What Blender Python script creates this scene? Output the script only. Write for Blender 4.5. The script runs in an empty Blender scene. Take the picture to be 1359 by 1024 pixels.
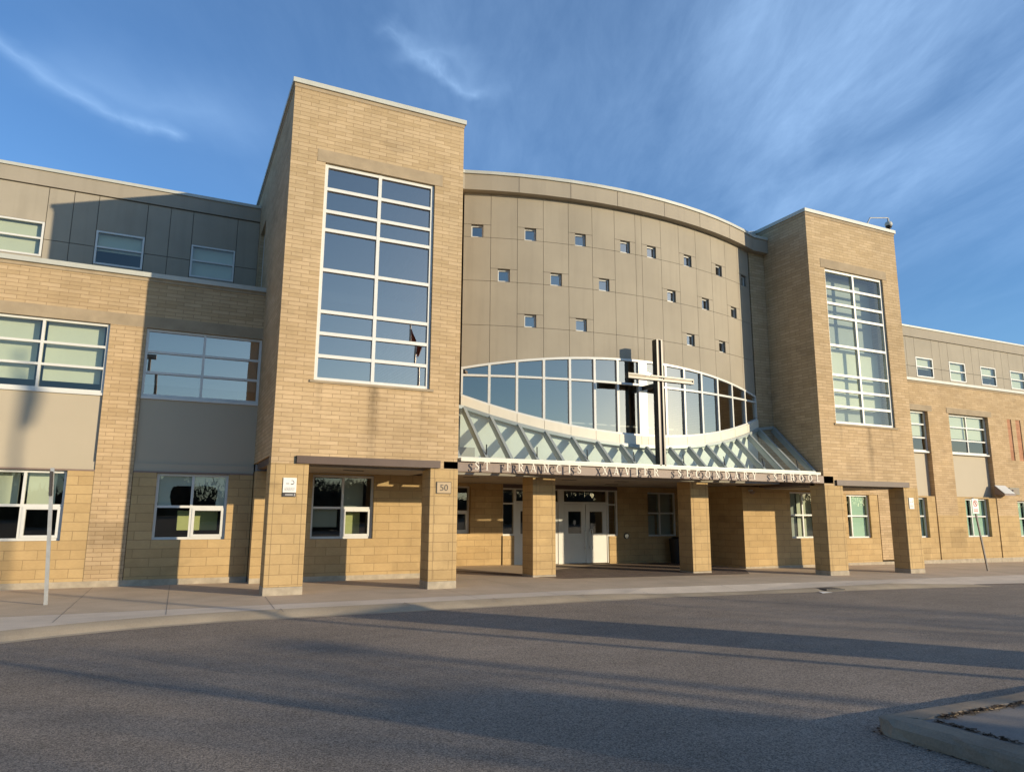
import bpy, bmesh, math, random
from mathutils import Vector, Matrix
random.seed(7)
sc = bpy.context.scene
COL = sc.collection
R = math.radians

# ------------------------------------------------------------------ materials
def new_mat(name):
    m = bpy.data.materials.new(name); m.use_nodes = True
    nt = m.node_tree; nt.nodes.clear()
    out = nt.nodes.new('ShaderNodeOutputMaterial')
    return m, nt, out
def N(nt, t, **kw):
    n = nt.nodes.new(t)
    for k, v in kw.items():
        setattr(n, k, v)
    return n
def L(nt, a, b): nt.links.new(a, b)
def math_n(nt, op, a, b=None, clamp=False):
    n = N(nt, 'ShaderNodeMath', operation=op, use_clamp=clamp)
    for i, v in enumerate((a, b)):
        if v is None: continue
        if isinstance(v, (int, float)): n.inputs[i].default_value = v
        else: L(nt, v, n.inputs[i])
    return n.outputs[0]
def mixc(nt, fac, a, b, blend='MIX'):
    n = N(nt, 'ShaderNodeMix', data_type='RGBA', blend_type=blend)
    for sock, v in ((n.inputs[0], fac), (n.inputs[6], a), (n.inputs[7], b)):
        if isinstance(v, (int, float)): sock.default_value = v
        elif isinstance(v, tuple): sock.default_value = (*v, 1)
        else: L(nt, v, sock)
    return n.outputs[2]
def ramp(nt, fac, p0, p1, c0=0.0, c1=1.0):
    n = N(nt, 'ShaderNodeMapRange'); n.clamp = True
    L(nt, fac, n.inputs[0])
    for i, v in enumerate((p0, p1, c0, c1)): n.inputs[i + 1].default_value = v
    return n.outputs[0]
def noise(nt, vec, scale, detail=4, rough=.55, dist=0.0):
    n = N(nt, 'ShaderNodeTexNoise')
    n.inputs['Scale'].default_value = scale; n.inputs['Detail'].default_value = detail
    n.inputs['Roughness'].default_value = rough; n.inputs['Distortion'].default_value = dist
    if vec is not None: L(nt, vec, n.inputs['Vector'])
    return n.outputs[0]
def pos(nt): return N(nt, 'ShaderNodeNewGeometry').outputs['Position']
def principled(nt, out, col, rough=.8, metal=0.0, spec=.5, bump=None, bstr=.3, bdist=.01):
    b = N(nt, 'ShaderNodeBsdfPrincipled')
    for sock, v in ((b.inputs['Base Color'], col), (b.inputs['Roughness'], rough)):
        if isinstance(v, tuple): sock.default_value = (*v, 1)
        elif isinstance(v, (int, float)): sock.default_value = v
        else: L(nt, v, sock)
    b.inputs['Metallic'].default_value = metal
    b.inputs['Specular IOR Level'].default_value = spec
    if bump is not None:
        bn = N(nt, 'ShaderNodeBump'); bn.inputs['Strength'].default_value = bstr
        bn.inputs['Distance'].default_value = bdist
        L(nt, bump, bn.inputs['Height']); L(nt, bn.outputs[0], b.inputs['Normal'])
    L(nt, b.outputs[0], out.inputs[0])
    return b
def scalevec(nt, v, s):
    n = N(nt, 'ShaderNodeVectorMath', operation='MULTIPLY'); L(nt, v, n.inputs[0]); n.inputs[1].default_value = s
    return n.outputs[0]
def plain(name, col, rough=.7, metal=0.0, var=.12, scale=2.0, spec=.4, bstr=.15, fine=60, streak=0.0):
    """painted / metal / concrete surface with mottling and a fine grain"""
    m, nt, out = new_mat(name)
    p = pos(nt)
    a = noise(nt, p, scale, 5)
    f = ramp(nt, a, .3, .7, 1 - var, 1 + var * .6)
    if streak:
        s = noise(nt, scalevec(nt, p, (5.0, 5.0, .35)), 1.0, 4)
        f = math_n(nt, 'MULTIPLY', f, ramp(nt, s, .5, .75, 1.0, 1 - streak))
    c = mixc(nt, 1.0, col, f, 'MULTIPLY') if False else None
    cn = N(nt, 'ShaderNodeVectorMath', operation='SCALE')
    cn.inputs[0].default_value = col; L(nt, f, cn.inputs['Scale'])
    g = noise(nt, p, fine, 2)
    principled(nt, out, cn.outputs[0], rough, metal, spec, g, bstr, .004)
    return m
def brick(name, c1, c2, mortar, bw, rh, ms, contrast=.12, stains=(), low_warm=None, patches=()):
    m, nt, out = new_mat(name)
    g = N(nt, 'ShaderNodeNewGeometry'); p = g.outputs['Position']
    sp = N(nt, 'ShaderNodeSeparateXYZ'); L(nt, p, sp.inputs[0])
    sn = N(nt, 'ShaderNodeSeparateXYZ'); L(nt, g.outputs['True Normal'], sn.inputs[0])
    side = math_n(nt, 'GREATER_THAN', math_n(nt, 'ABSOLUTE', sn.outputs[0]), .7)
    mx = N(nt, 'ShaderNodeMix', data_type='FLOAT'); L(nt, side, mx.inputs[0]); L(nt, sp.outputs[0], mx.inputs[2]); L(nt, sp.outputs[1], mx.inputs[3])
    cb = N(nt, 'ShaderNodeCombineXYZ'); L(nt, mx.outputs[0], cb.inputs[0]); L(nt, sp.outputs[2], cb.inputs[1])
    bt = N(nt, 'ShaderNodeTexBrick')
    bt.offset = .42; bt.offset_frequency = 2; bt.squash = 1.0
    L(nt, cb.outputs[0], bt.inputs['Vector'])
    for k, v in (('Color1', (0, 0, 0, 1)), ('Color2', (1, 1, 1, 1)), ('Mortar', (.5, .5, .5, 1)), ('Scale', 1.0), ('Mortar Size', ms), ('Mortar Smooth', .3), ('Bias', 0.0), ('Brick Width', bw), ('Row Height', rh)):
        bt.inputs[k].default_value = v
    tone = bt.outputs['Color']
    # per-brick tone, weathered patches where the contrast between bricks is stronger
    col = mixc(nt, tone, c1, c2)
    big = noise(nt, p, .45, 4)
    mid = noise(nt, p, 3.0, 5)
    fine = noise(nt, scalevec(nt, p, (1, 1, 3)), 14.0, 3)
    k = math_n(nt, 'MULTIPLY', ramp(nt, big, .3, .7, 1 - contrast, 1 + contrast * .4), ramp(nt, mid, .3, .7, .93, 1.05))
    k = math_n(nt, 'MULTIPLY', k, ramp(nt, fine, .25, .75, .94, 1.05))
    # odd dark patches of replaced / damp units
    pt = noise(nt, scalevec(nt, p, (.5, .5, 1.1)), 1.3, 2)
    k = math_n(nt, 'MULTIPLY', k, ramp(nt, pt, .63, .68, 1.0, .88))
    for (sx, z1, z0, w, amt) in stains:
        d = math_n(nt, 'ABSOLUTE', math_n(nt, 'SUBTRACT', math_n(nt, 'ADD', sp.outputs[0], math_n(nt, 'MULTIPLY', math_n(nt, 'SUBTRACT', mid, .5), .25)), sx))
        s = math_n(nt, 'MULTIPLY', ramp(nt, d, w, .0, 0, 1), math_n(nt, 'MULTIPLY', ramp(nt, sp.outputs[2], z0, z1, .25, 1.0), math_n(nt, 'LESS_THAN', sp.outputs[2], z1 + .02)))
        s = math_n(nt, 'MULTIPLY', s, math_n(nt, 'LESS_THAN', sp.outputs[1], 15.6))
        s = math_n(nt, 'MULTIPLY', s, math_n(nt, 'GREATER_THAN', sp.outputs[2], z0 - .3))
        k = math_n(nt, 'MULTIPLY', k, math_n(nt, 'SUBTRACT', 1.0, math_n(nt, 'MULTIPLY', s, amt)))
    for (x0, x1, z0, z1, amt) in patches:
        wx = math_n(nt, 'ADD', sp.outputs[0], math_n(nt, 'MULTIPLY', math_n(nt, 'SUBTRACT', mid, .5), .22)); wz = math_n(nt, 'ADD', sp.outputs[2], math_n(nt, 'MULTIPLY', math_n(nt, 'SUBTRACT', fine, .5), .14))
        s = math_n(nt, 'MULTIPLY', math_n(nt, 'MULTIPLY', ramp(nt, wx, x0 - .03, x0 + .03), ramp(nt, wx, x1 + .03, x1 - .03)), math_n(nt, 'MULTIPLY', ramp(nt, wz, z0 - .03, z0 + .03), ramp(nt, wz, z1 + .03, z1 - .03)))
        k = math_n(nt, 'MULTIPLY', k, math_n(nt, 'SUBTRACT', 1.0, math_n(nt, 'MULTIPLY', s, amt)))
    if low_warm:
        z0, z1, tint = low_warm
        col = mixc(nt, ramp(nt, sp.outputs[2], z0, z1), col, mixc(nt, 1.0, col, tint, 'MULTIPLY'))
    col = mixc(nt, math_n(nt, 'MULTIPLY', bt.outputs['Fac'], .85), col, mortar)
    sc_ = N(nt, 'ShaderNodeVectorMath', operation='SCALE'); L(nt, col, sc_.inputs[0]); L(nt, k, sc_.inputs['Scale'])
    h = math_n(nt, 'SUBTRACT', math_n(nt, 'ADD', math_n(nt, 'MULTIPLY', tone, .35), math_n(nt, 'MULTIPLY', fine, .5)), math_n(nt, 'MULTIPLY', bt.outputs['Fac'], 1.0))
    principled(nt, out, sc_.outputs[0], .9, 0, .25, h, .55, .008)
    return m
def glass(name, tint, refl, f0, rough=0.0, wave=.02, opac=None, fk=1.0):
    """thin window glass: part mirror, part clear"""
    m, nt, out = new_mat(name)
    tr = N(nt, 'ShaderNodeBsdfTransparent'); tr.inputs[0].default_value = (*tint, 1)
    gl = N(nt, 'ShaderNodeBsdfGlossy'); gl.inputs[0].default_value = (*refl, 1); gl.inputs[1].default_value = rough
    bn = N(nt, 'ShaderNodeBump'); bn.inputs['Strength'].default_value = wave; bn.inputs['Distance'].default_value = .02
    L(nt, noise(nt, pos(nt), 1.6, 1), bn.inputs['Height']); L(nt, bn.outputs[0], gl.inputs['Normal'])
    gg = N(nt, 'ShaderNodeNewGeometry'); dt = N(nt, 'ShaderNodeVectorMath', operation='DOT_PRODUCT')
    L(nt, gg.outputs['Incoming'], dt.inputs[0]); L(nt, gg.outputs['Normal'], dt.inputs[1])
    gz = math_n(nt, 'POWER', math_n(nt, 'SUBTRACT', 1.0, math_n(nt, 'ABSOLUTE', dt.outputs['Value'])), 4.0)
    fac = math_n(nt, 'ADD', math_n(nt, 'MULTIPLY', gz, fk * (1 - f0)), f0, clamp=True)
    mx = N(nt, 'ShaderNodeMixShader'); L(nt, fac, mx.inputs[0]); L(nt, tr.outputs[0], mx.inputs[1]); L(nt, gl.outputs[0], mx.inputs[2])
    res = mx.outputs[0]
    if opac:
        df = N(nt, 'ShaderNodeBsdfDiffuse'); df.inputs[0].default_value = (*opac[1], 1)
        m2 = N(nt, 'ShaderNodeMixShader'); m2.inputs[0].default_value = opac[0]
        L(nt, res, m2.inputs[1]); L(nt, df.outputs[0], m2.inputs[2]); res = m2.outputs[0]
    L(nt, res, out.inputs[0])
    return m

M = {}
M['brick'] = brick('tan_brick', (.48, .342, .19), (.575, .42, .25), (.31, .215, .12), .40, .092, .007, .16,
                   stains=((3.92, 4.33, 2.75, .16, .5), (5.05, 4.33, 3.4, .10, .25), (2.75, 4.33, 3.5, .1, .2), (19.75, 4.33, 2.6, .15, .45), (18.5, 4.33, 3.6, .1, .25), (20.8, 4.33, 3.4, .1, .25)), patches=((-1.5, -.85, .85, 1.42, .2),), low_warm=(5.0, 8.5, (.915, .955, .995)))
M['block'] = brick('smooth_tan_block', (.47, .325, .155), (.53, .375, .185), (.32, .22, .11), .60, .20, .008, .10, patches=((28.5, 29.6, .40, 1.10, .16), (26.7, 27.25, -.15, .55, .14), (32.3, 32.95, .45, .95, .12), (5.25, 5.95, .16, .42, .14), (5.6, 6.0, .5, 1.0, .08), (8.0, 9.2, .9, 1.05, -.12), (9.0, 9.5, .1, .55, .08)))
M['panel'] = plain('beige_wall_panel', (.365, .325, .255), .85, var=.10, scale=.7, bstr=.1, fine=90, streak=.09)
M['panel_curve'] = plain('taupe_wall_panel', (.335, .297, .232), .85, var=.10, scale=.7, bstr=.1, fine=90, streak=.09)
M['fascia'] = plain('beige_fascia_panel', (.34, .30, .235), .8, var=.07, scale=.6, bstr=.1, fine=90, streak=.07)
M['grey_panel'] = plain('grey_spandrel_panel', (.452, .39, .288), .7, var=.05, scale=.5, bstr=.05, fine=60)
M['cap'] = plain('pale_metal_flashing', (.48, .49, .44), .45, .0, var=.06, scale=1.0, streak=.08)
M['lintel'] = plain('brown_cast_stone', (.36, .285, .19), .9, var=.15, scale=3.5, bstr=.5, fine=50)
M['stone'] = plain('cast_stone_plaque', (.50, .38, .24), .9, var=.06, scale=6, bstr=.3, fine=60)
M['dark_joint'] = plain('dark_joint', (.15, .13, .105), .9)
M['joint_grey'] = plain('grey_joint_sealant', (.26, .22, .175), .9)
M['frame'] = plain('pale_aluminium', (.66, .66, .62), .35, .0, var=.05, scale=3, bstr=.02)
M['frame_cream'] = plain('cream_panel_band', (.72, .67, .55), .5, var=.05, scale=2, streak=.05)
M['steel'] = plain('brown_painted_steel', (.10, .066, .052), .45, var=.1, scale=4, bstr=.05)
M['steel_pink'] = plain('mauve_painted_steel', (.24, .175, .14), .5, var=.1, scale=2, bstr=.05, streak=.12)
M['steel_brown'] = plain('dull_brown_steel', (.105, .068, .052), .5, var=.12, scale=2, streak=.12)
M['black'] = plain('black_painted_steel', (.012, .011, .010), .35, var=.2)
M['cross_face'] = plain('cream_cross_face', (.42, .365, .27), .5, var=.04)
M['soffit'] = plain('grey_stucco_soffit', (.33, .29, .24), .9, var=.08, scale=.8)
M['plinth'] = plain('rough_concrete_plinth', (.42, .36, .27), .95, var=.22, scale=5, bstr=.6, fine=45)
M['canopy_metal'] = plain('grey_green_canopy_bars', (.34, .375, .365), .45, .2, var=.06)
M['blind'] = plain('pale_roller_blind', (.66, .67, .56), .85, var=.04, scale=.8, bstr=.03)
M['blind_grey'] = plain('grey_roller_blind', (.40, .43, .42), .85, var=.05, scale=.8, bstr=.03)
M['yellow_card'] = plain('yellow_green_board', (.52, .52, .24), .8, var=.06)  # sunlight on a blind, put into the colour
M['paper'] = plain('translucent_white_paper', (.68, .70, .66), .8, var=.05)
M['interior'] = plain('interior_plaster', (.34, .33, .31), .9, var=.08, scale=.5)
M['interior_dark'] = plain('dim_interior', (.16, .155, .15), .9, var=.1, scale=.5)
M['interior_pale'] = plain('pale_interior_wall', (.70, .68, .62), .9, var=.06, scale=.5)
M['door'] = plain('white_painted_door', (.68, .67, .61), .4, var=.04, scale=2, bstr=.03)
M['chrome'] = plain('brushed_steel', (.55, .54, .5), .3, .9)
M['joint_brown'] = plain('brown_mortar_joint', (.25, .17, .09), .9)
M['galv'] = plain('galvanised_steel', (.46, .46, .44), .45, .5, var=.12, scale=8)
M['pole_brown'] = plain('weathered_sign_pole', (.17, .15, .135), .6, .2, var=.12, scale=8)
M['white'] = plain('white_sign_face', (.78, .77, .72), .5, var=.03)
M['red'] = plain('red_print', (.45, .04, .035), .5)
M['ink'] = plain('dark_print', (.05, .045, .045), .6)
M['grey_print'] = plain('grey_print', (.35, .34, .33), .6)
M['letter'] = plain('white_metal_letters', (.66, .62, .52), .4, var=.04)
M['canopy_wall'] = plain('pale_grey_panel', (.74, .76, .70), .7, var=.05, scale=1.5)
M['roof'] = plain('roof_gravel', (.3, .29, .27), .95)
M['orange_brick'] = brick('orange_brick_strip', (.42, .20, .11), (.50, .26, .15), (.3, .2, .13), .40, .092, .007, .08)
M['lamp_lens'] = plain('prismatic_lamp_lens', (.60, .58, .52), .3)
M['vent'] = plain('olive_grey_vent', (.25, .23, .17), .6, var=.15)
M['bin'] = plain('black_plastic', (.015, .015, .016), .5)
M['glass'] = glass('window_glass', (.80, .85, .79), (1.0, .95, .87), .09)
M['glass_lens'] = glass('curved_window_glass', (.70, .72, .68), (1.0, .82, .65), .37)
M['glass_green'] = glass('green_tinted_window_glass', (.72, .89, .83), (.95, 1.0, .93), .09)
M['glass_mirror'] = glass('reflective_window_glass', (.70, .73, .70), (1.0, .80, .63), .44)
M['glass_canopy'] = glass('pale_green_canopy_glass', (.88, .95, .94), (.9, 1.0, .98), .0, 0.0, .01, (.07, (.62, .68, .68)), fk=.3)
M['bark'] = plain('grey_bark', (.13, .105, .085), .95, var=.3, scale=6, bstr=.6)
M['needle'] = plain('dark_conifer_needles', (.035, .05, .025), .9, var=.3)
M['flag_red'] = plain('red_flag_cloth', (.38, .03, .035), .8)
M['twigs'] = plain('brown_woodland', (.11, .092, .07), .95, var=.4, scale=.3)
M['dirt'] = plain('dirt_and_dead_leaves', (.10, .062, .035), 1.0, var=.5, scale=9, bstr=1.0, fine=30)

# asphalt ------------------------------------------------------------
m, nt, out = new_mat('worn_asphalt'); M['asphalt'] = m
p = pos(nt)
f1 = noise(nt, p, 72, 3, .75); f2 = noise(nt, p, 120, 2, .7); f3 = noise(nt, p, .35, 5); f4 = noise(nt, scalevec(nt, p, (1, 2.2, 1)), 1.2, 5)
k = math_n(nt, 'MULTIPLY', ramp(nt, f1, .36, .66, .35, 1.75), ramp(nt, f3, .3, .7, .85, 1.13))
k = math_n(nt, 'MULTIPLY', k, ramp(nt, f4, .3, .7, .9, 1.08))
k = math_n(nt, 'MULTIPLY', k, ramp(nt, f2, .3, .7, .7, 1.35))
sc_ = N(nt, 'ShaderNodeVectorMath', operation='SCALE'); sc_.inputs[0].default_value = (.248, .203, .158); L(nt, k, sc_.inputs['Scale'])
principled(nt, out, sc_.outputs[0], .88, 0, .3, math_n(nt, 'ADD', f1, math_n(nt, 'MULTIPLY', f2, .6)), .5, .012)

def concrete(name, col, var=.14):
    m, nt, out = new_mat(name)
    p = pos(nt)
    a = noise(nt, p, 1.1, 6, .6); b = noise(nt, p, 60, 3, .7); c = noise(nt, scalevec(nt, p, (.5, 2.0, 1)), .8, 5)
    k = math_n(nt, 'MULTIPLY', ramp(nt, a, .3, .7, 1 - var, 1 + var * .5), ramp(nt, b, .3, .7, .86, 1.12))
    k = math_n(nt, 'MULTIPLY', k, ramp(nt, c, .55, .72, 1.0, .88))
    s = N(nt, 'ShaderNodeVectorMath', operation='SCALE'); s.inputs[0].default_value = col; L(nt, k, s.inputs['Scale'])
    principled(nt, out, s.outputs[0], .92, 0, .25, b, .3, .006)
    return m
M['walk'] = concrete('brownish_concrete_walk', (.565, .445, .315))
M['walk_pale'] = concrete('pale_concrete_border', (.67, .57, .45))
M['kerb'] = concrete('tan_concrete_kerb', (.45, .365, .255), .2)
M['island'] = concrete('old_grey_kerb', (.31, .245, .175), .4)
M['island_top'] = concrete('island_concrete', (.27, .235, .20), .25)
M['paver'] = brick('brown_brick_pavers', (.17, .125, .095), (.25, .19, .145), (.12, .09, .07), .2, .1, .006, .1)
# pavers lie flat: rebuild mapping on XY
_nt = M['paver'].node_tree
for n in _nt.nodes:
    if n.type == 'TEX_BRICK':
        for l in list(_nt.links):
            if l.to_socket == n.inputs['Vector']: _nt.links.remove(l)
        g = _nt.nodes.new('ShaderNodeNewGeometry'); _nt.links.new(g.outputs['Position'], n.inputs['Vector'])

# ------------------------------------------------------------------ mesh helpers
class MB:
    def __init__(s): s.v = []; s.f = []; s.sm = False
    def poly(s, pts):
        i = len(s.v); s.v += [tuple(p) for p in pts]; s.f.append(tuple(range(i, i + len(pts)))); return s
    def box(s, x0, x1, y0, y1, z0, z1):
        i = len(s.v)
        s.v += [(x, y, z) for z in (z0, z1) for y in (y0, y1) for x in (x0, x1)]
        for q in ((0, 2, 3, 1), (4, 5, 7, 6), (0, 1, 5, 4), (2, 6, 7, 3), (0, 4, 6, 2), (1, 3, 7, 5)):
            s.f.append(tuple(i + a for a in q))
        return s
    def hexa(s, b, t):
        """solid between two 4-point loops"""
        i = len(s.v); s.v += [tuple(p) for p in b] + [tuple(p) for p in t]
        s.f += [(i + 3, i + 2, i + 1, i), (i + 4, i + 5, i + 6, i + 7)]
        for a in range(4):
            c = (a + 1) % 4; s.f.append((i + a, i + c, i + 4 + c, i + 4 + a))
        return s
    def prism(s, pts, d):
        """extrude polygon pts (list of 3D) along vector d"""
        n = len(pts); i = len(s.v); d = Vector(d)
        s.v += [tuple(p) for p in pts] + [tuple(Vector(p) + d) for p in pts]
        s.f += [tuple(range(i + n - 1, i - 1, -1)), tuple(range(i + n, i + 2 * n))]
        for a in range(n):
            c = (a + 1) % n; s.f.append((i + a, i + c, i + n + c, i + n + a))
        return s
    def tube(s, a, b, r0, r1=None, n=10, cap=True):
        r1 = r0 if r1 is None else r1
        a = Vector(a); b = Vector(b); d = (b - a).normalized()
        u = d.orthogonal().normalized(); w = d.cross(u)
        i = len(s.v)
        for c, r in ((a, r0), (b, r1)):
            for k in range(n):
                t = 2 * math.pi * k / n; s.v.append(tuple(c + (u * math.cos(t) + w * math.sin(t)) * r))
        for k in range(n):
            c = (k + 1) % n; s.f.append((i + k, i + c, i + n + c, i + n + k))
        if cap: s.f += [tuple(range(i + n - 1, i - 1, -1)), tuple(range(i + n, i + 2 * n))]
        return s
    def bar(s, a, b, w, h, up=(0, 0, 1)):
        """rectangular bar from a to b; w sideways, h along up (centred)"""
        a = Vector(a); b = Vector(b); d = (b - a).normalized(); side = d.cross(Vector(up)).normalized(); u = side.cross(d).normalized()
        c = [side * (w / 2 * i) + u * (h / 2 * j) for i, j in ((-1, -1), (1, -1), (1, 1), (-1, 1))]
        return s.hexa([a + q for q in c], [b + q for q in c])
    def wall(s, u0, u1, v0, v1, d0, d1, holes=(), T=None):
        """slab with rectangular holes; T maps (u,d,v)->xyz, default u=x d=y v=z"""
        T = T or (lambda u, d, v: (u, d, v))
        us = sorted({u0, u1, *[min(max(h[i], u0), u1) for h in holes for i in (0, 1)]})
        vs = sorted({v0, v1, *[min(max(h[i], v0), v1) for h in holes for i in (2, 3)]})
        nu, nv = len(us) - 1, len(vs) - 1
        def solid(i, j):
            if i < 0 or j < 0 or i >= nu or j >= nv: return False
            cu = (us[i] + us[i + 1]) / 2; cv = (vs[j] + vs[j + 1]) / 2
            return not any(h[0] < cu < h[1] and h[2] < cv < h[3] for h in holes)
        for i in range(nu):
            for j in range(nv):
                if not solid(i, j): continue
                a, b, c, e = us[i], us[i + 1], vs[j], vs[j + 1]
                s.poly([T(a, d0, c), T(b, d0, c), T(b, d0, e), T(a, d0, e)])
                s.poly([T(a, d1, e), T(b, d1, e), T(b, d1, c), T(a, d1, c)])
                if not solid(i - 1, j): s.poly([T(a, d0, c), T(a, d0, e), T(a, d1, e), T(a, d1, c)])
                if not solid(i + 1, j): s.poly([T(b, d0, e), T(b, d0, c), T(b, d1, c), T(b, d1, e)])
                if not solid(i, j - 1): s.poly([T(b, d0, c), T(a, d0, c), T(a, d1, c), T(b, d1, c)])
                if not solid(i, j + 1): s.poly([T(a, d0, e), T(b, d0, e), T(b, d1, e), T(a, d1, e)])
        return s
    def build(s, name, mat, parent=None, smooth=False, weld=False, bevel=0):
        me = bpy.data.meshes.new(name); me.from_pydata(s.v, [], s.f)
        bm = bmesh.new(); bm.from_mesh(me)
        if weld: bmesh.ops.remove_doubles(bm, verts=bm.verts, dist=1e-4)
        bmesh.ops.recalc_face_normals(bm, faces=bm.faces)
        if smooth:
            for f in bm.faces: f.smooth = True
        bm.to_mesh(me); bm.free()
        me.materials.append(M[mat] if isinstance(mat, str) else mat)
        o = bpy.data.objects.new(name, me); COL.objects.link(o)
        if bevel:
            b = o.modifiers.new('bevel', 'BEVEL'); b.width = bevel; b.segments = 2; b.limit_method = 'ANGLE'; b.angle_limit = R(40)
        if parent is not None:
            o.parent = parent
            if parent.type == 'EMPTY': o.matrix_parent_inverse = Matrix.Translation(parent.location).inverted()
        return o
def tag(o, label=None, cat=None, group=None, kind=None):
    for k, v in (('label', label), ('category', cat), ('group', group), ('kind', kind)):
        if v: o[k] = v
    return o
def thing(name, label, cat, loc, group=None):
    o = bpy.data.objects.new(name, None); COL.objects.link(o); o.location = loc
    o.empty_display_size = .2
    return tag(o, label, cat, group)
def text_mesh(body, size, name, mat, parent, loc, extrude=.004, face=(R(90), 0, 0), align='CENTER'):
    cu = bpy.data.curves.new(name, 'FONT'); cu.body = body; cu.size = size; cu.extrude = extrude; cu.align_x = align; cu.align_y = 'CENTER'
    t = bpy.data.objects.new(name, cu); COL.objects.link(t)
    bpy.context.view_layer.update()
    me = bpy.data.meshes.new_from_object(t.evaluated_get(bpy.context.evaluated_depsgraph_get()))
    bpy.data.objects.remove(t)
    from mathutils import Euler
    me.transform(Matrix.Translation(Vector(loc)) @ Euler(face).to_matrix().to_4x4())
    me.materials.clear(); me.materials.append(M[mat])
    o = bpy.data.objects.new(name, me); COL.objects.link(o)
    if parent is not None:
        o.parent = parent
        if parent.type == 'EMPTY': o.matrix_parent_inverse = Matrix.Translation(parent.location).inverted()
    return o

# ------------------------------------------------------------------ camera
cam = bpy.data.cameras.new('camera'); co = bpy.data.objects.new('camera', cam); COL.objects.link(co)
F = 946.97; TH, RO, YA = R(10.169), R(.3135), R(25.5055)
fw = Vector((math.sin(YA) * math.cos(TH), math.cos(YA) * math.cos(TH), math.sin(TH))); rt = Vector((math.cos(YA), -math.sin(YA), 0)); up = rt.cross(fw)
r2 = math.cos(RO) * rt + math.sin(RO) * up; u2 = -math.sin(RO) * rt + math.cos(RO) * up
mw = Matrix((r2, u2, -fw)).transposed().to_4x4(); mw.translation = (0, 0, 1.62)
co.matrix_world = mw
cam.sensor_width = 36; cam.lens = F * 36 / 1359; cam.clip_end = 6000; cam.clip_start = .05
sc.camera = co

# ------------------------------------------------------------------ light
SUN = Vector((.84, -1.0, .25)).normalized()
el = math.asin(SUN.z); az = math.atan2(SUN.x, SUN.y)
sl = bpy.data.lights.new('sun', 'SUN'); sl.energy = 3.1; sl.angle = R(.53); sl.color = (1.0, .83, .58)
so = bpy.data.objects.new('sun', sl); COL.objects.link(so); so.location = (30, -30, 30)
so.rotation_euler = SUN.to_track_quat('Z', 'Y').to_euler()
w = bpy.data.worlds.new('World'); sc.world = w; w.use_nodes = True
nt = w.node_tree; nt.nodes.clear()
sky = N(nt, 'ShaderNodeTexSky', sky_type='NISHITA'); sky.sun_disc = False
sky.sun_elevation = el; sky.sun_rotation = az
sky.air_density = 1.0; sky.dust_density = .5; sky.ozone_density = 3.2; sky.altitude = 100
tc = N(nt, 'ShaderNodeTexCoord'); d = tc.outputs['Generated']
s = N(nt, 'ShaderNodeSeparateXYZ'); L(nt, d, s.inputs[0])
zc = math_n(nt, 'MAXIMUM', s.outputs[2], .02)
gx = math_n(nt, 'DIVIDE', s.outputs[0], zc); gy = math_n(nt, 'DIVIDE', s.outputs[1], zc)
cb = N(nt, 'ShaderNodeCombineXYZ'); L(nt, gx, cb.inputs[0]); L(nt, gy, cb.inputs[1]); P2 = cb.outputs[0]
def sky_uv(x, y):
    v = fw + r2 * ((x - 679.5) / F) - u2 * ((y - 512) / F); return (v.x / v.z, v.y / v.z)
def streak(pts, width, fade):
    """cirrus streak lying along a polyline on the cloud layer"""
    acc = None
    for (ax, ay), (bx, by) in zip(pts[:-1], pts[1:]):
        lx, ly = bx - ax, by - ay; ln2 = lx * lx + ly * ly
        ux = math_n(nt, 'SUBTRACT', gxn, ax); uy = math_n(nt, 'SUBTRACT', gyn, ay)
        t = math_n(nt, 'DIVIDE', math_n(nt, 'ADD', math_n(nt, 'MULTIPLY', ux, lx), math_n(nt, 'MULTIPLY', uy, ly)), ln2, True)
        dx = math_n(nt, 'SUBTRACT', ux, math_n(nt, 'MULTIPLY', t, lx)); dy = math_n(nt, 'SUBTRACT', uy, math_n(nt, 'MULTIPLY', t, ly))
        dd = math_n(nt, 'SQRT', math_n(nt, 'ADD', math_n(nt, 'MULTIPLY', dx, dx), math_n(nt, 'MULTIPLY', dy, dy)))
        v = math_n(nt, 'POWER', ramp(nt, dd, width, 0.0, 0, 1), 1.6)
        acc = v if acc is None else math_n(nt, 'MAXIMUM', acc, v)
    return math_n(nt, 'MULTIPLY', acc, fade)
wob = noise(nt, P2, 2.2, 4)
wob2 = noise(nt, scalevec(nt, P2, (1.3, -.9, 1)), 2.9, 4)
gxn = math_n(nt, 'ADD', gx, math_n(nt, 'MULTIPLY', math_n(nt, 'SUBTRACT', wob, .5), .22))
gyn = math_n(nt, 'ADD', gy, math_n(nt, 'MULTIPLY', math_n(nt, 'SUBTRACT', wob2, .5), .22))
S1 = streak([sky_uv(*q) for q in ((-60, 10), (0, 52), (70, 105), (140, 150), (220, 178))], .065, .36)
S1b = streak([sky_uv(*q) for q in ((120, 105), (190, 140), (285, 148))], .26, .16)
S2 = streak([sky_uv(*q) for q in ((505, 28), (545, 62), (590, 98), (640, 135))], .04, .34)
S2b = streak([sky_uv(*q) for q in ((545, 60), (610, 75), (650, 130))], .09, .14)
fa, fb = sky_uv(1030, 0), sky_uv(930, 190)
fl = math.hypot(fb[0] - fa[0], fb[1] - fa[1]); fc, fs_ = (fb[0] - fa[0]) / fl, (fb[1] - fa[1]) / fl
along = math_n(nt, 'ADD', math_n(nt, 'MULTIPLY', gx, fc * .28), math_n(nt, 'MULTIPLY', gy, fs_ * .28))
across = math_n(nt, 'SUBTRACT', math_n(nt, 'MULTIPLY', gy, fc), math_n(nt, 'MULTIPLY', gx, fs_))
mp = N(nt, 'ShaderNodeCombineXYZ'); L(nt, across, mp.inputs[0]); L(nt, along, mp.inputs[1])
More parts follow.
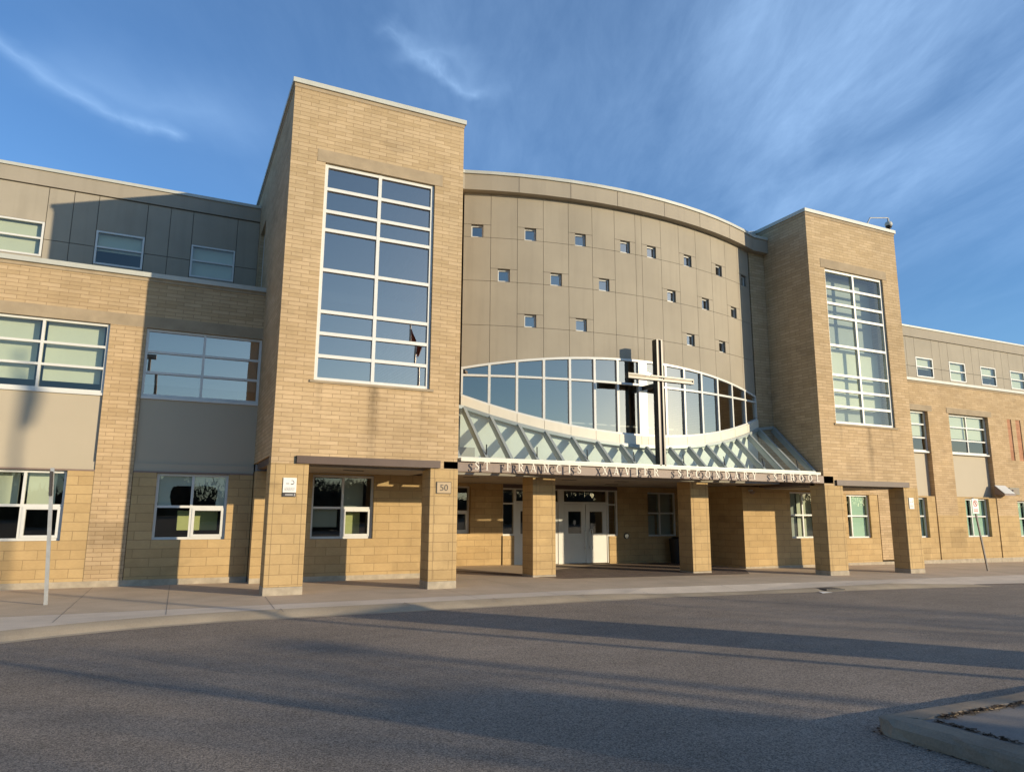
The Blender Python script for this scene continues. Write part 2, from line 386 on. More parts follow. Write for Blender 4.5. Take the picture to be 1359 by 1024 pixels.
fib = noise(nt, mp.outputs[0], 2.6, 7, .6, .6)
fib2 = noise(nt, mp.outputs[0], 9.0, 6, .65, .4)
soft = noise(nt, mp.outputs[0], .8, 4, .5, .3)
cx_, cy_ = sky_uv(1110, 90)
ddx = math_n(nt, 'SUBTRACT', gx, cx_); ddy = math_n(nt, 'SUBTRACT', gy, cy_)
rad = math_n(nt, 'SQRT', math_n(nt, 'ADD', math_n(nt, 'MULTIPLY', ddx, ddx), math_n(nt, 'MULTIPLY', ddy, ddy)))
veil = math_n(nt, 'MULTIPLY', ramp(nt, rad, 1.9, .15, 0, 1), math_n(nt, 'MULTIPLY', ramp(nt, soft, .25, .7, .35, 1), math_n(nt, 'MULTIPLY', ramp(nt, fib, .3, .75, .3, 1), ramp(nt, fib2, .3, .7, .6, 1.1))))
gen = math_n(nt, 'MULTIPLY', ramp(nt, soft, .48, .8), ramp(nt, fib, .35, .8, 0, .22))
fibs = math_n(nt, 'MULTIPLY', ramp(nt, fib, .25, .7, .45, 1.0), ramp(nt, fib2, .35, .65, .45, 1.15))
cl = math_n(nt, 'MULTIPLY', veil, .60)
for q in (math_n(nt, 'MULTIPLY', S1, fibs), S1b, math_n(nt, 'MULTIPLY', S2, fibs), S2b, gen): cl = math_n(nt, 'ADD', cl, q, True)
cl = math_n(nt, 'MULTIPLY', cl, ramp(nt, s.outputs[2], .03, .15))
tintn = N(nt, 'ShaderNodeMix', data_type='RGBA', blend_type='MULTIPLY'); tintn.inputs[0].default_value = 1.0
L(nt, sky.outputs[0], tintn.inputs[6]); tintn.inputs[7].default_value = (.76, .91, 1.06, 1)
skyc = tintn.outputs[2]
cloud = mixc(nt, cl, skyc, (2.9, 4.4, 6.6))
bg = N(nt, 'ShaderNodeBackground'); bg.inputs[1].default_value = .122
L(nt, cloud, bg.inputs[0])
wo = N(nt, 'ShaderNodeOutputWorld'); L(nt, bg.outputs[0], wo.inputs[0])
sc.view_settings.view_transform = 'Standard'; sc.view_settings.look = 'None'; sc.view_settings.gamma = 1; sc.view_settings.use_curve_mapping = False
sc.view_settings.exposure = 0.75
sc.cycles.use_denoising = True
sc.cycles.max_bounces = 10; sc.cycles.transparent_max_bounces = 24; sc.cycles.caustics_reflective = False

# ------------------------------------------------------------------ ground
def g(x): return 0.0 if x < 9 else -.0105 * (min(x, 40) - 9)
ROAD = -.09
def struct(o): return tag(o, kind='structure')
mb = MB()
xs = [-900, 9, 40, 900]
for a, b in zip(xs[:-1], xs[1:]):
    mb.poly([(a, -900, ROAD + g(a)), (b, -900, ROAD + g(b)), (b, 900, ROAD + g(b)), (a, 900, ROAD + g(a))])
struct(mb.build('asphalt_road', 'asphalt', weld=True))
# kerb line (front foot) as points, left part curves towards the viewer
KY = 12.72
arc = [(1.5 + 6.8 * math.cos(t), KY - 6.8 + 6.8 * math.sin(t)) for t in [R(180 - i * 6) for i in range(16)]]
kline = [(-5.3, -8.0)] + arc + [(x, KY + .0) for x in (3, 4.5, 6, 7.5, 9)] + [(10.0, KY + .08), (12.5, KY - .02), (14.9, KY - .1), (17, KY - .2), (20, KY - .45)]
def kdrop(x):   # kerb height above road: full, dropping to flush at the entrance
    if x < 8.2: return 1.0
    if x < 10.2: return 1 - (x - 8.2) / 2 * .88
    if x < 14.6: return .12
    if x < 15.2: return .12 + (x - 14.6) / .6 * .88
    if x < 18.5: return 1.0
    return max(.12, 1 - (x - 18.5) / 1.5 * .88)
def offs(line, dd):
    out_ = []
    for i, (x, y) in enumerate(line):
        a = line[max(i - 1, 0)]; b = line[min(i + 1, len(line) - 1)]
        t = Vector((b[0] - a[0], b[1] - a[1])).normalized(); n = Vector((-t.y, t.x))
        out_.append((x + n.x * dd, y + n.y * dd))
    return out_
prof = [(-.12, 0.003, 'r'), (0.0, .010, 'r'), (.06, .027, 'k'), (.16, .053, 'k'), (.28, .074, 'k'), (.38, .085, 'k'), (.46, .09, 'k'), (.47, .0, 'x')]
mb = MB(); rows = []
for dd, h, kd in prof:
    pl = offs(kline, dd)
    rows.append([(x, y, ROAD + g(x) + (h * kdrop(x) if kd == 'k' else h if kd == 'r' else -.05)) for x, y in pl])
for a, b in zip(rows[:-1], rows[1:]):
    for i in range(len(a) - 1): mb.poly([a[i], a[i + 1], b[i + 1], b[i]])
struct(mb.build('kerb', 'kerb', weld=True))
# walk: border strip and main slabs, sampled along x
inner = offs(kline, .46)
def zw(x): return g(x) + ROAD + .09 * kdrop(x)
mb = MB(); mj = []
BY = 13.86
inn = [q for q in inner if q[1] < BY]
for (x0, y0), (x1, y1) in zip(inn[:-1], inn[1:]):
    if x0 < -5.5: continue
    if x1 <= x0 + 1e-4: continue
    mb.poly([(x0, y0, zw(x0) - .001), (x1, y1, zw(x1) - .001), (x1, BY, g(x1)), (x0, BY, g(x0))])
for a, b in ((20.0, 23), (23, 40)):
    mb.poly([(a, inner[-1][1] if a == 20 else 12.4, g(a) - .08 + .001), (b, 12.4, g(b) - .08), (b, BY, g(b)), (a, BY, g(a))])
struct(mb.build('pale_pavement_border', 'walk_pale', weld=True))
mb = MB()
xs = [-16, -4.8, 9, 12, 16, 20, 24, 30, 40]
for a, b in zip(xs[:-1], xs[1:]):
    mb.poly([(a, BY, g(a)), (b, BY, g(b)), (b, 26, g(b)), (a, 26, g(a))])
mb.poly([(-16, -8, 0), (-4.8, -8, 0), (-4.8, BY, 0), (-16, BY, 0)])
struct(mb.build('pavement', 'walk', weld=True))
# control joints: narrow dark sealant strips in the concrete
mb = MB()
def strip(a, b, w_, dz=.002):
    a = Vector(a); b = Vector(b); dv = (b - a).normalized(); n = Vector((-dv.y, dv.x)) * w_ / 2
    k = 6
    for i in range(k):
        p0 = a + (b - a) * i / k; p1 = a + (b - a) * (i + 1) / k
        mb.poly([(*(p0 - n), zj(p0) + dz), (*(p1 - n), zj(p1) + dz), (*(p1 + n), zj(p1) + dz), (*(p0 + n), zj(p0) + dz)])
def zj(p):
    if p.y >= BY: return g(p.x)
    t = min(max((p.y - (KY + .46)) / (BY - KY - .46), 0), 1); return zw(p.x) * (1 - t) + g(p.x) * t
for x in (-1.3, .22, 1.9): strip((x - .08, 13.2 if x > -1 else 12.9), (x, 18.4 if x < 1.8 else 15.2), .009)
for x in (5.65, 7.4, 9.6, 12.2, 14.8, 17.4, 20.0, 22.6, 25.2): strip((x, 13.2), (x - .05, 17.0), .009)
strip((-4.5, BY), (26, BY), .01)
strip((5.9, 15.62), (17.0, 15.75), .01)
for x in (-3.0, -.35, 1.9, 4.1, 5.9, 7.9): strip((x, KY + .02 if x > 0 else KY - .35), (x + .02, KY + .5), .014, .004) if x > 1.5 else None
struct(mb.build('pavement_joint', 'joint_grey'))
mb = MB()
pv = [(9.35, 16.45), (15.6, 16.45), (16.9, 18.0), (16.9, 21.6), (7.0, 21.6), (8.3, 18.2)]
mb.poly([(x, y, g(x) + .006) for x, y in pv])
struct(mb.build('brick_paved_entrance', 'paver'))
# traffic island, bottom right
mb = MB(); c0 = (5.28, 4.33); r = .22
loop0 = [(5.28, -9), (5.28, 4.33 - r)] + [(5.28 + r - r * math.cos(t), 4.33 - r + r * math.sin(t)) for t in [R(i * 15) for i in range(1, 6)]] + [(5.28 + r, 4.33), (10, 4.33), (19, 4.2), (19, -9)]
loop = [loop0[0]]
for a, b in zip(loop0[:-1], loop0[1:]):
    k_ = max(1, int(math.hypot(b[0] - a[0], b[1] - a[1]) / .11)) if max(a[0], b[0]) < 10.1 or a[0] == b[0] else 8
    loop += [(a[0] + (b[0] - a[0]) * i / k_, a[1] + (b[1] - a[1]) * i / k_) for i in range(1, k_ + 1)]
def inset(lp, dd):
    return [(max(x, 5.28 + dd) if x < 18.9 else x, min(y, 4.33 - dd)) for x, y in lp]
zt = ROAD + .125
rnd = random.Random(21)
lv = [(-.02, ROAD + .002, .012), (.0, ROAD + .03, .008), (.014, ROAD + .085, .008), (.045, zt - .012, .009), (.085, zt, .006), (.19, zt + .003, .004), (.27, zt + .001, .012), (.285, zt - .02, .01)]
rows = []
for dd, z, jit in lv:
    ins = inset(loop, dd); chip = 0; row = []
    for x, y in ins:
        chip = chip * .6 + (rnd.random() < .06) * rnd.uniform(.0, .02) if .01 < dd < .1 else 0
        row.append((x + rnd.uniform(-jit, jit) + chip, y + rnd.uniform(-jit, jit) - chip, z + g(x) + rnd.uniform(-jit, jit) * .5 - chip * .6))
    rows.append(row)
for a, b in zip(rows[:-1], rows[1:]):
    for i in range(len(a) - 1): mb.poly([a[i], a[i + 1], b[i + 1], b[i]])
struct(mb.build('island_kerb', 'island', weld=True))
mb = MB(); rnd = random.Random(5)
for x, y in inset(loop, -.03):      # dirt line and grit at the foot of the island kerb
    if y < -3 or x > 9: continue
    for k_ in range(5):
        px, py = x + rnd.gauss(0, .03), y + rnd.gauss(0, .03); s_ = rnd.uniform(.006, .022); a = rnd.random() * 6
        mb.poly([(px + s_ * math.cos(a + j * 2.1), py + s_ * math.sin(a + j * 2.1), ROAD + g(px) + rnd.uniform(.003, .012)) for j in range(3)])
tag(mb.build('kerb_grit', 'dirt'), kind='stuff', label='dark grit and dirt along the foot of the island kerb', cat='grit')
mb = MB(); q = inset(loop, .27)
mb.poly([(x, y, zt - .012 + g(x)) for x, y in q])
struct(mb.build('traffic_island', 'island_top'))
mb = MB()
random.seed(3)
for i in range(420):        # dead leaves and grit gathered behind the island kerb
    if i < 300: x = 5.75 + abs(random.gauss(0, 1.0)); y = 4.06 - abs(random.gauss(0, .035))
    else: x = 5.63 + abs(random.gauss(0, .02)); y = 4.0 - abs(random.gauss(0, .5))
    a = random.random() * 6.28; s_ = random.uniform(.008, .03); zz = zt + g(x) - .01 + random.random() * .012
    mb.poly([(x + s_ * math.cos(a + k * 2.1), y + s_ * math.sin(a + k * 2.1), zz + random.uniform(-.006, .01)) for k in range(3)])
tag(mb.build('leaf_litter', 'dirt'), kind='stuff', label='brown dead leaves and grit gathered along the island kerb', cat='leaf litter')

# ------------------------------------------------------------------ the school
SB = thing('school_building', 'large tan brick school with two towers flanking a curved beige front and glass entrance canopy', 'building', (11.8, 15.3, 0))
def part(mb_, name, mat, **kw): return mb_.build(name, mat, SB, **kw)

def window(u0, u1, z0, z1, Y, mull=(), trans=(), fw_=.055, dep=.09, glass_='glass', blind=None, case=None, sill=None, T=None, label=None, frame='frame', drop=()):
    """aluminium window: frame with one pane mesh, optional blind behind and sill below. T maps (u,d,v)->xyz"""
    T = T or (lambda u, d, v: (u, d, v))
    m_ = MB()
    def bx(a, b, c, e, d0=0.0, d1=dep):
        p_ = [(a, d0, c), (b, d0, c), (b, d1, c), (a, d1, c)]; t_ = [(x, y, e) for x, y, _ in p_]
        m_.hexa([T(x, Y + y, z) for x, y, z in p_], [T(x, Y + y, z) for x, y, z in t_])
    us = [u0] + list(mull) + [u1]
    bx(u0, u0 + fw_, z0, z1); bx(u1 - fw_, u1, z0, z1)
    for q in mull: bx(q - fw_ / 2, q + fw_ / 2, z0, z1)
    edges = [(u0 + fw_, None)]
    for i in range(len(us) - 1):
        a = us[i] + (fw_ if i == 0 else fw_ / 2); b = us[i + 1] - (fw_ if i == len(us) - 2 else fw_ / 2)
        bx(a, b, z0, z0 + fw_, .003); bx(a, b, z1 - fw_, z1, .003)
        for t in trans: bx(a, b, t - fw_ / 2, t + fw_ / 2, .003)
        if case and i == case[0]:
            zz = [z0] + list(trans) + [z1]; j = case[1]
            c = zz[j] + (fw_ if j == 0 else fw_ / 2); e = zz[j + 1] - (fw_ if j == len(zz) - 2 else fw_ / 2); k_ = .06
            bx(a, a + k_, c, e, -.012, dep - .01); bx(b - k_, b, c, e, -.012, dep - .01); bx(a + k_, b - k_, c, c + k_, -.01, dep - .01); bx(a + k_, b - k_, e - k_, e, -.01, dep - .01)
    wo_ = part(m_, 'window', frame)
    if label: wo_['label'] = label
    pm = MB(); y = Y + dep * .55
    ue = [u0 + .012] + list(mull) + [u1 - .012]; ze = [z0 + .012] + list(trans) + [z1 - .012]
    rp = random.Random(int((u0 * 31 + z0 * 17 + Y * 7) * 100))
    for a, b in zip(ue[:-1], ue[1:]):
        for c, e in zip(ze[:-1], ze[1:]):
            k1, k2 = rp.uniform(-.0035, .0035) * (b - a), rp.uniform(-.0035, .0035) * (e - c)
            pm.poly([T(a, y - k1 - k2, c), T(b, y + k1 - k2, c), T(b, y + k1 + k2, e), T(a, y - k1 + k2, e)])
    pm.build('pane', glass_, wo_)
    if blind:
        for bl in blind:
            a, b, c, e, yo, mt = bl
            bm_ = MB(); p_ = [(a, yo, c), (b, yo, c), (b, yo + .006, c), (a, yo + .006, c)]
            bm_.hexa([T(x, Y + yy, z) for x, yy, z in p_], [T(x, Y + yy, e) for x, yy, z in p_])
            bm_.build('blind', mt, wo_)
    if sill:
        ov, hh, prot, mt = sill
        sm_ = MB(); p_ = [(u0 - ov, -prot, z0 - hh), (u1 + ov, -prot, z0 - hh), (u1 + ov, dep, z0 - hh), (u0 - ov, dep, z0 - hh)]
        sm_.hexa([T(x, Y + yy, z) for x, yy, z in p_], [T(x, Y + yy, z0 - .002) for x, yy, z in p_])
        sm_.build('sill', mt, wo_)
    return wo_
SIDE = lambda X: (lambda u, d, v: (X + d, u, v))        # walls facing -X

# ---- wings -----------------------------------------------------------
W = 18.5; U = 21.5
def wing(W, U, x0, x1, bays, pil, z, upwins, joints, base, left):
    """one three-storey wing: bays = [(x0,x1)], pil = brick piers between them"""
    (zg, zp0, zp1, zw0, zw1, zl1, zb1, zc) = z
    # brick: band above the lintels plus the piers
    m1 = MB(); m1.box(x0, x1, W, W + .35, zl1, zb1)
    m1.build('brick_band', 'brick', SB)
    for a, b in pil:
        m2 = MB(); m2.box(a, b, W, W + .35, zg if left else 1.68, zw1)
        m2.build('brick_pier', 'brick', SB)
        if not left:
            m3 = MB(); m3.box(a, b, W - .003, W + .35, zg, 1.68); m3.build('block_pier', 'block', SB)
    for a, b in bays:
        ov = 0 if left else .1
        ll = [(a - ov, b + ov)] if not left else []
        for c, d_ in ll:
            m4 = MB(); m4.box(c, d_, W - .006, W + .35, zw1, zl1); m4.build('lintel', 'lintel', SB)
    if left:
        m4 = MB(); m4.box(x0, x1, W - .006, W + .35, zw1, zl1); m4.build('lintel', 'lintel', SB)
    # ledge
    m5 = MB(); m5.box(x0, x1, W - .02, W + .35, zb1, zb1 + .09); m5.build('ledge_band', 'lintel', SB)
    m5 = MB(); m5.box(x0, x1, W - .075, W + .45, zb1 + .09, zb1 + .2); m5.build('ledge_flashing', 'cap', SB)
    m5 = MB(); m5.box(x0, x1, W + .35, U + .3, zb1 - .1, zb1 + .05); m5.build('terrace_roof', 'roof', SB)

# left wing
LX0 = -15.0; LX1 = 1.86
zG, zP0, zP1, zW0, zW1, zL1, zB1 = .0, 2.55, 2.75, 4.29, 5.91, 6.19, 7.04
bays_l = [(-14.0, -10.82), (-9.98, -8.22 + 0.0), (-7.46, -4.86), (-4.1, -1.5), (-.745, LX1)]
bays_l = [(-10.82, -8.22), (-7.46, -4.86), (-4.1, -1.5), (-.745, LX1)]
pil_l = [(-15, -10.82), (-8.22, -7.46), (-4.86, -4.1), (-1.5, -.745)]
wing(W, U, LX0, LX1, bays_l, pil_l, (.10, zP0, zP1, zW0, zW1, zL1, zB1, 0), None, None, None, True)
for i, (a, b) in enumerate(bays_l):
    mid = (a + b) / 2 + (-.0 if i != 3 else -.0)
    m1 = MB(); m1.box(a + .004, b - (.004 if i < 3 else .0), W + .07, W + .3, zP1 - .02, zW0 - .06)
    m1.build('spandrel_panel', 'grey_panel', SB)
    m1 = MB(); m1.box(a + .004, b, W + .035, W + .3, zP0, zP1 - .02); m1.build('spandrel_rail', 'grey_panel', SB)
    m1 = MB(); m1.box(a + .004, b, W + .0, W + .3, zP0 - .035, zP0); m1.build('spandrel_flashing', 'steel_pink', SB)
    if i == 3: bl = [(a + .06, b - .06, 4.62, 5.9, .34, 'blind_grey')]
    else: bl = [(a + .10, (a + b) / 2 - .10, 4.52, 5.9, .22, 'blind'), ((a + b) / 2 + .06, b - .12, 4.52, 5.9, .22, 'blind')]
    window(a + .003, b - .003, zW0, zW1 - .005, W + .06, [(a + b) / 2 + (0 if i < 3 else -.02)], [4.86, 5.36], glass_='glass' if i < 3 else 'glass_mirror', blind=bl, sill=(0, .06, .03, 'frame'))
    # ground floor block wall with its window
    gw = (b - 2.09, b - .52) if i < 3 else (-.24, 1.31)
    m1 = MB(); m1.wall(a + .012, b, .13, zP0 - .035, W + .012, W + .3, [(gw[0], gw[1], 1.0, zP0 - .035 + .01)])
    m1.build('block_wall', 'block', SB)
    gm = (gw[0] + gw[1]) / 2 + (0 if i < 3 else .0)
    if i == 3:
        bl = [(gw[0] + .5, gw[0] + .82, 1.2, 1.66, .5, 'yellow_card'), (gm + .1, gm + .62, 1.2, 1.66, .5, 'yellow_card')]  # yellow-green panels stand for the sunlit parts of a blind
        wn = window(gw[0], gw[1], 1.0, 2.51, W + .1, [gm], [1.75], blind=bl, case=(1, 0), sill=(.12, .06, .06, 'lintel'), glass_='glass')
        # white paper film on the upper panes with a ragged opening torn in it
        import itertools
        pm = MB(); y = W + .175
        ox0, ox1, oz0, oz1 = gw[0] + .03, gw[1] - .03, 1.78, 2.48
        ring_i = []
        random.seed(5)
        n = 40
        for k in range(n):
            t = 2 * math.pi * k / n
            ex = (abs(math.cos(t)) ** .35) * (1 if math.cos(t) > 0 else -1); ez = (abs(math.sin(t)) ** .35) * (1 if math.sin(t) > 0 else -1)
            ring_i.append((.58 + ex * (.50 + random.uniform(-.02, .02)) + gw[0] + .24, 1.98 + ez * (.26 + random.uniform(-.012, .012))))
        for k in range(n):
            p0, p1 = ring_i[k], ring_i[(k + 1) % n]
            def outp(p):
                dx, dz = p[0] - (gw[0] + .82), p[1] - 1.98
                sx = ((ox1 if dx > 0 else ox0) - (gw[0] + .82)) / dx if abs(dx) > 1e-6 else 9e9
                sz = ((oz1 if dz > 0 else oz0) - 1.98) / dz if abs(dz) > 1e-6 else 9e9
                s_ = max(1, min(sx, sz)); return (gw[0] + .82 + dx * s_, 1.98 + dz * s_)
            q0, q1 = outp(p0), outp(p1)
            pm.poly([(p0[0], y, p0[1]), (q0[0], y, q0[1]), (q1[0], y, q1[1]), (p1[0], y, p1[1])])
        pm.build('torn_paper', 'paper', wn)
    else:
        bl = [(gw[0] + .05, gm - .13, 1.72, 2.5, .28, 'blind'), (gm + .04, gw[1] - .22, 1.72, 2.5, .28, 'blind')]
        wn = window(gw[0], gw[1], 1.0, 2.51, W + .1, [gm], [1.75], blind=bl, case=(1, 0), sill=(.12, .06, .06, 'lintel'))
m1 = MB(); m1.box(LX0, LX1, W - .012, W + .3, -.15, .13); m1.build('plinth', 'plinth', SB)
# upper storey, left
def upper(U, x0, x1, z0, zf, zt, cols, wins, zsill, zj):
    """set-back panelled storey: joints at cols, wins = indexes of columns that carry a window"""
    bk = MB(); holes = [(cols[i] + .01, cols[i + 1] - .01, zsill, zj[1]) for i in wins]
    bk.wall(x0, x1, z0, zf, U + .03, U + .3, holes); bk.build('wall_backing', 'dark_joint', SB)
    pm = MB(); gp = .008
    for i in range(len(cols) - 1):
        a, b = cols[i] + gp, cols[i + 1] - gp
        if i in wins: rows_ = [(z0, zsill - gp), (zj[1] + gp, zf - gp)]
        else: rows_ = [(z0, zj[0] - gp), (zj[0] + gp, zf - gp)]
        for c, e in rows_:
            if e > c: pm.box(a, b, U, U + .028, c, e)
    pm.build('wall_panels', 'panel', SB)
    for i in wins:
        a, b = cols[i], cols[i + 1]
        window(a + .012, b - .012, zsill, zj[1], U - .01, [], [zsill + (zj[1] - zsill) * .52], glass_='glass', blind=[(a + .06, b - .06, zsill + .04 if i % 2 else zsill + .42, zj[1], .15, 'blind')], dep=.08, fw_=.05)
    m1 = MB(); m1.box(x0, x1, U - .05, U + .3, zf + .012, zt); m1.build('fascia', 'fascia', SB)
    m1 = MB(); m1.box(x0, x1, U - .09, U + .5, zt, zt + .085); m1.build('roof_flashing', 'cap', SB)
    m1 = MB(); m1.box(x0, x1, U + .3, U + 9, zt - .4, zt - .2); m1.build('roof', 'roof', SB)
cols = [-14.7, -13.5, -12.9, -12.3 + .0, -11.1, -10.5]; cols = []
base = .045
k_ = -6
while base + 2.37 * k_ < 1.8:
    x = base + 2.37 * k_
    cols += [x, x + 1.2, x + 1.2 + .585]
    k_ += 1
cols = [c for c in cols if -14.95 < c < 1.75]; cols = [-15.0] + cols + [1.86]
wins = [i for i in range(len(cols) - 1) if abs((cols[i + 1] - cols[i]) - 1.2) < .02]
upper(U, -15, 1.86, 7.05, 10.16, 10.58, cols, wins, 8.22, (8.70, 9.17))
# left wing interior
m1 = MB(); m1.box(LX0, LX1 + .1, W + .36, W + 6.0, 2.62, 2.9); m1.build('upper_floor', 'interior', SB)
m1 = MB(); m1.box(LX0, LX1 + .1, W + .36, W + 6.0, 6.3, 6.6); m1.build('ceiling', 'interior', SB)
m1 = MB(); m1.box(LX0, 1.7, W + 4.6, W + 4.8, 0, 6.3); m1.build('partition', 'interior_dark', SB)
m1 = MB(); m1.box(LX0, 1.7, U + 3.5, U + 3.7, 6.6, 10.4); m1.build('partition', 'interior_dark', SB)
m1 = MB(); m1.box(LX0 - .3, LX0, W, 30, 0, 10.4); m1.build('end_wall', 'brick', SB)
m1 = MB(); m1.box(LX0, 40, 32, 32.3, -.4, 10.3); m1.build('rear_wall', 'brick', SB)

# right wing
WR = 18.8; UR = 21.8; RX0 = 21.79; RX1 = 46.0
bays_r = [(25.2, 27.85), (29.18, 31.82)]
pil_r = [(27.85, 29.18), (31.82, RX1)]
m1 = MB(); m1.box(RX0, RX1, WR, WR + .35, 6.10, 7.0); m1.build('brick_band', 'brick', SB)
for a, b, c in [(RX0, 24.45, 2.42), (24.45, 25.2, .0), (27.85, 29.18, 1.66)]:
    m1 = MB(); m1.box(a, b, WR, WR + .35, c, 6.10); m1.build('brick_pier', 'brick', SB)
strips = [(33.18, 33.49), (33.80, 34.17), (34.5, 34.86)]
m1 = MB(); m1.wall(31.82, RX1, 1.66, 6.10, WR, WR + .35, [(33.25, 34.85, .77, 2.3)] + [(a, b, 4.04, 5.86) for a, b in strips]); m1.build('brick_wall', 'brick', SB)
m1 = MB(); m1.wall(31.82, RX1, -.2, 1.66, WR - .004, WR + .35, [(33.25, 34.85, .77, 2.3)]); m1.build('block_wall', 'block', SB)
for a, b in strips:
    m1 = MB(); m1.box(a, b, WR + .03, WR + .3, 4.04, 5.86); m1.build('brick_inlay', 'orange_brick', SB)
for a, b in [(27.85, 29.18)]:
    m1 = MB(); m1.box(a, b, WR - .004, WR + .35, -.2, 1.66); m1.build('block_pier', 'block', SB)
for a, b in bays_r:
    m1 = MB(); m1.box(a - .12, b + .26, WR - .012, WR + .348, 5.86, 6.10); m1.build('lintel', 'lintel', SB)
    m1 = MB(); m1.box(a, b, WR + .2, WR + .35, 2.42, 4.17); m1.build('spandrel_panel', 'grey_panel', SB)
    gx0, gx1 = (b - 2.1, b - .52)
    m1 = MB(); m1.wall(a, b, -.15, 2.42, WR + .03, WR + .35, [(gx0, gx1, .80, 2.36)]); m1.build('block_wall', 'block', SB)
    window(a + .01, b - .01, 4.22, 5.84, WR + .14, [(a + b) / 2], [4.77, 5.32], blind=[(a + .04, b - .06, 4.85, 5.82, .12, 'blind')], sill=(0, .06, .08, 'frame'), dep=.07)
    window(gx0, gx1, .80, 2.35, WR + .15, [gx0 + .55], [1.63], glass_='glass_green', blind=[(gx0 + .04, gx0 + .46, .84, 2.32, .11, 'blind'), (gx0 + .62, gx1 - .05, .84, 2.32, .11, 'blind')], sill=(.08, .05, .05, 'lintel'), dep=.07)
window(33.26, 34.84, .78, 2.29, WR + .15, [34.0], [1.55], glass_='glass_green', blind=[(33.3, 33.92, .84, 2.25, .11, 'blind')], sill=(.08, .05, .05, 'lintel'), dep=.07)
# ground-floor window right behind the right tower
m1 = MB(); m1.box(RX0, RX1, WR - .03, WR + .3, -.6, -.06); m1.build('plinth', 'plinth', SB)
m1 = MB(); m1.box(RX0, RX1, WR - .02, WR + .35, 7.0, 7.08); m1.build('ledge_band', 'lintel', SB)
m1 = MB(); m1.box(RX0, RX1, WR - .075, WR + .45, 7.08, 7.19); m1.build('ledge_flashing', 'cap', SB)
m1 = MB(); m1.box(RX0, RX1, WR + .35, UR + .3, 6.9, 7.05); m1.build('terrace_roof', 'roof', SB)
cols = [21.79]; k_ = 0; wx = [31.77 + 2.48 * i for i in range(-4, 6)]
for x in wx: cols += [x, x + 1.27, x + 1.27 + .6]
cols = sorted(c for c in cols if 21.9 < c < 45.8); cols = [21.79] + cols + [46.0]
wins = [i for i in range(len(cols) - 1) if abs((cols[i + 1] - cols[i]) - 1.27) < .02]
upper(UR, RX0, RX1, 7.05, 10.08, 10.55, cols, wins, 8.18, (8.66, 9.14))
m1 = MB(); m1.box(RX0 - .1, RX1, WR + .36, WR + 6.0, 2.5, 2.8); m1.build('upper_floor', 'interior', SB)
m1 = MB(); m1.box(RX0 - .1, RX1, WR + .36, WR + 6.0, 6.3, 6.6); m1.build('ceiling', 'interior', SB)
m1 = MB(); m1.box(RX0 - .1, RX1, WR + 4.6, WR + 4.8, -.4, 6.3); m1.build('partition', 'interior_dark', SB)
m1 = MB(); m1.box(RX0 - .1, RX1, UR + 3.5, UR + 3.7, 6.6, 10.3); m1.build('partition', 'interior_dark', SB)

# ---- towers ----------------------------------------------------------
def tower(x0, x1, zb, wx0, wx1, label, pale, sidewin):
    y0 = 15.3; zt = 11.06; mid = (wx0 + wx1) / 2
    m1 = MB(); m1.wall(x0, x1, zb, zt, y0, y0 + .35, [(wx0, wx1, 4.41, 9.39)]); m1.build('tower_front', 'brick', SB)
    T = SIDE(x0)
    hs = [(19.75, 21.0, 7.6, 9.6)] if sidewin else []
    m1 = MB(); m1.wall(y0 + .35, 30, zb, zt, 0, .3, hs, T); m1.build('tower_side', 'brick', SB)
    m1 = MB(); m1.box(x1 - .3, x1, y0 + .35, 30, zb, zt); m1.build('tower_side', 'brick', SB)
    m1 = MB(); m1.box(x0 + .3, x1 - .3, 29.6, 30, zb, zt); m1.build('tower_rear', 'brick', SB)
    # parapet band and flashing
    m1 = MB(); m1.box(x0 - .012, x1 + .012, y0 - .012, 30, zt, zt + .09); m1.build('parapet_band', 'lintel', SB)
    m1 = MB(); m1.box(x0 - .05, x1 + .05, y0 - .05, 30.05, zt + .09, zt + .20); m1.build('parapet_flashing', 'cap', SB)
    # stone lintel, sill, big stair window
    m1 = MB(); m1.box(wx0 - .18, wx1 + .19, y0 - .008, y0 + .2, 9.392, 9.68); m1.build('lintel', 'lintel', SB)
    wn = window(wx0 + .004, wx1 - .004, 4.41, 9.385, y0 + .06, [mid - .02], [4.96, 5.46, 5.95, 6.9, 7.83, 8.27, 8.80], fw_=.075, dep=.1, glass_='glass_mirror' if not pale else 'glass', sill=(.09, .055, .09, 'lintel'),
                blind=pale)
    wn['label'] = label
    if sidewin: window(19.76, 20.99, 7.6, 9.6, .1, [20.4], [8.6], T=T, sill=(.05, .06, .12, 'frame'))
    # soffit and interior
    m1 = MB(); m1.box(x0 + .31, x1 - .31, y0 + .36, 18.0, zb - .20, zb + .02); m1.build('porch_soffit', 'soffit', SB)
    m1 = MB(); m1.box(x0 + .31, x1 - .31, y0 + .36, 22.0, zb + .2, zb + 1.2); m1.build('upper_floor', 'interior', SB)
    m1 = MB(); m1.box(x0 + .31, x1 - .31, 21.6, 21.8, zb + 1.2, zt); m1.build('partition', 'interior_pale' if pale else 'interior', SB)
    m1 = MB(); m1.box(x0 + .31, x1 - .31, y0 + .36, 29.6, zt - .5, zt - .3); m1.build('roof', 'roof', SB)
    m1 = MB(); m1.box(x0 + .31, x1 - .31, y0 + 2.6, y0 + 5.4, 6.95, 7.2); m1.build('stair_landing', 'interior', SB)
tower(1.86, 5.94, 2.79, 2.62, 5.22, 'tall grey window of the left tower reflecting the sky', None, True)
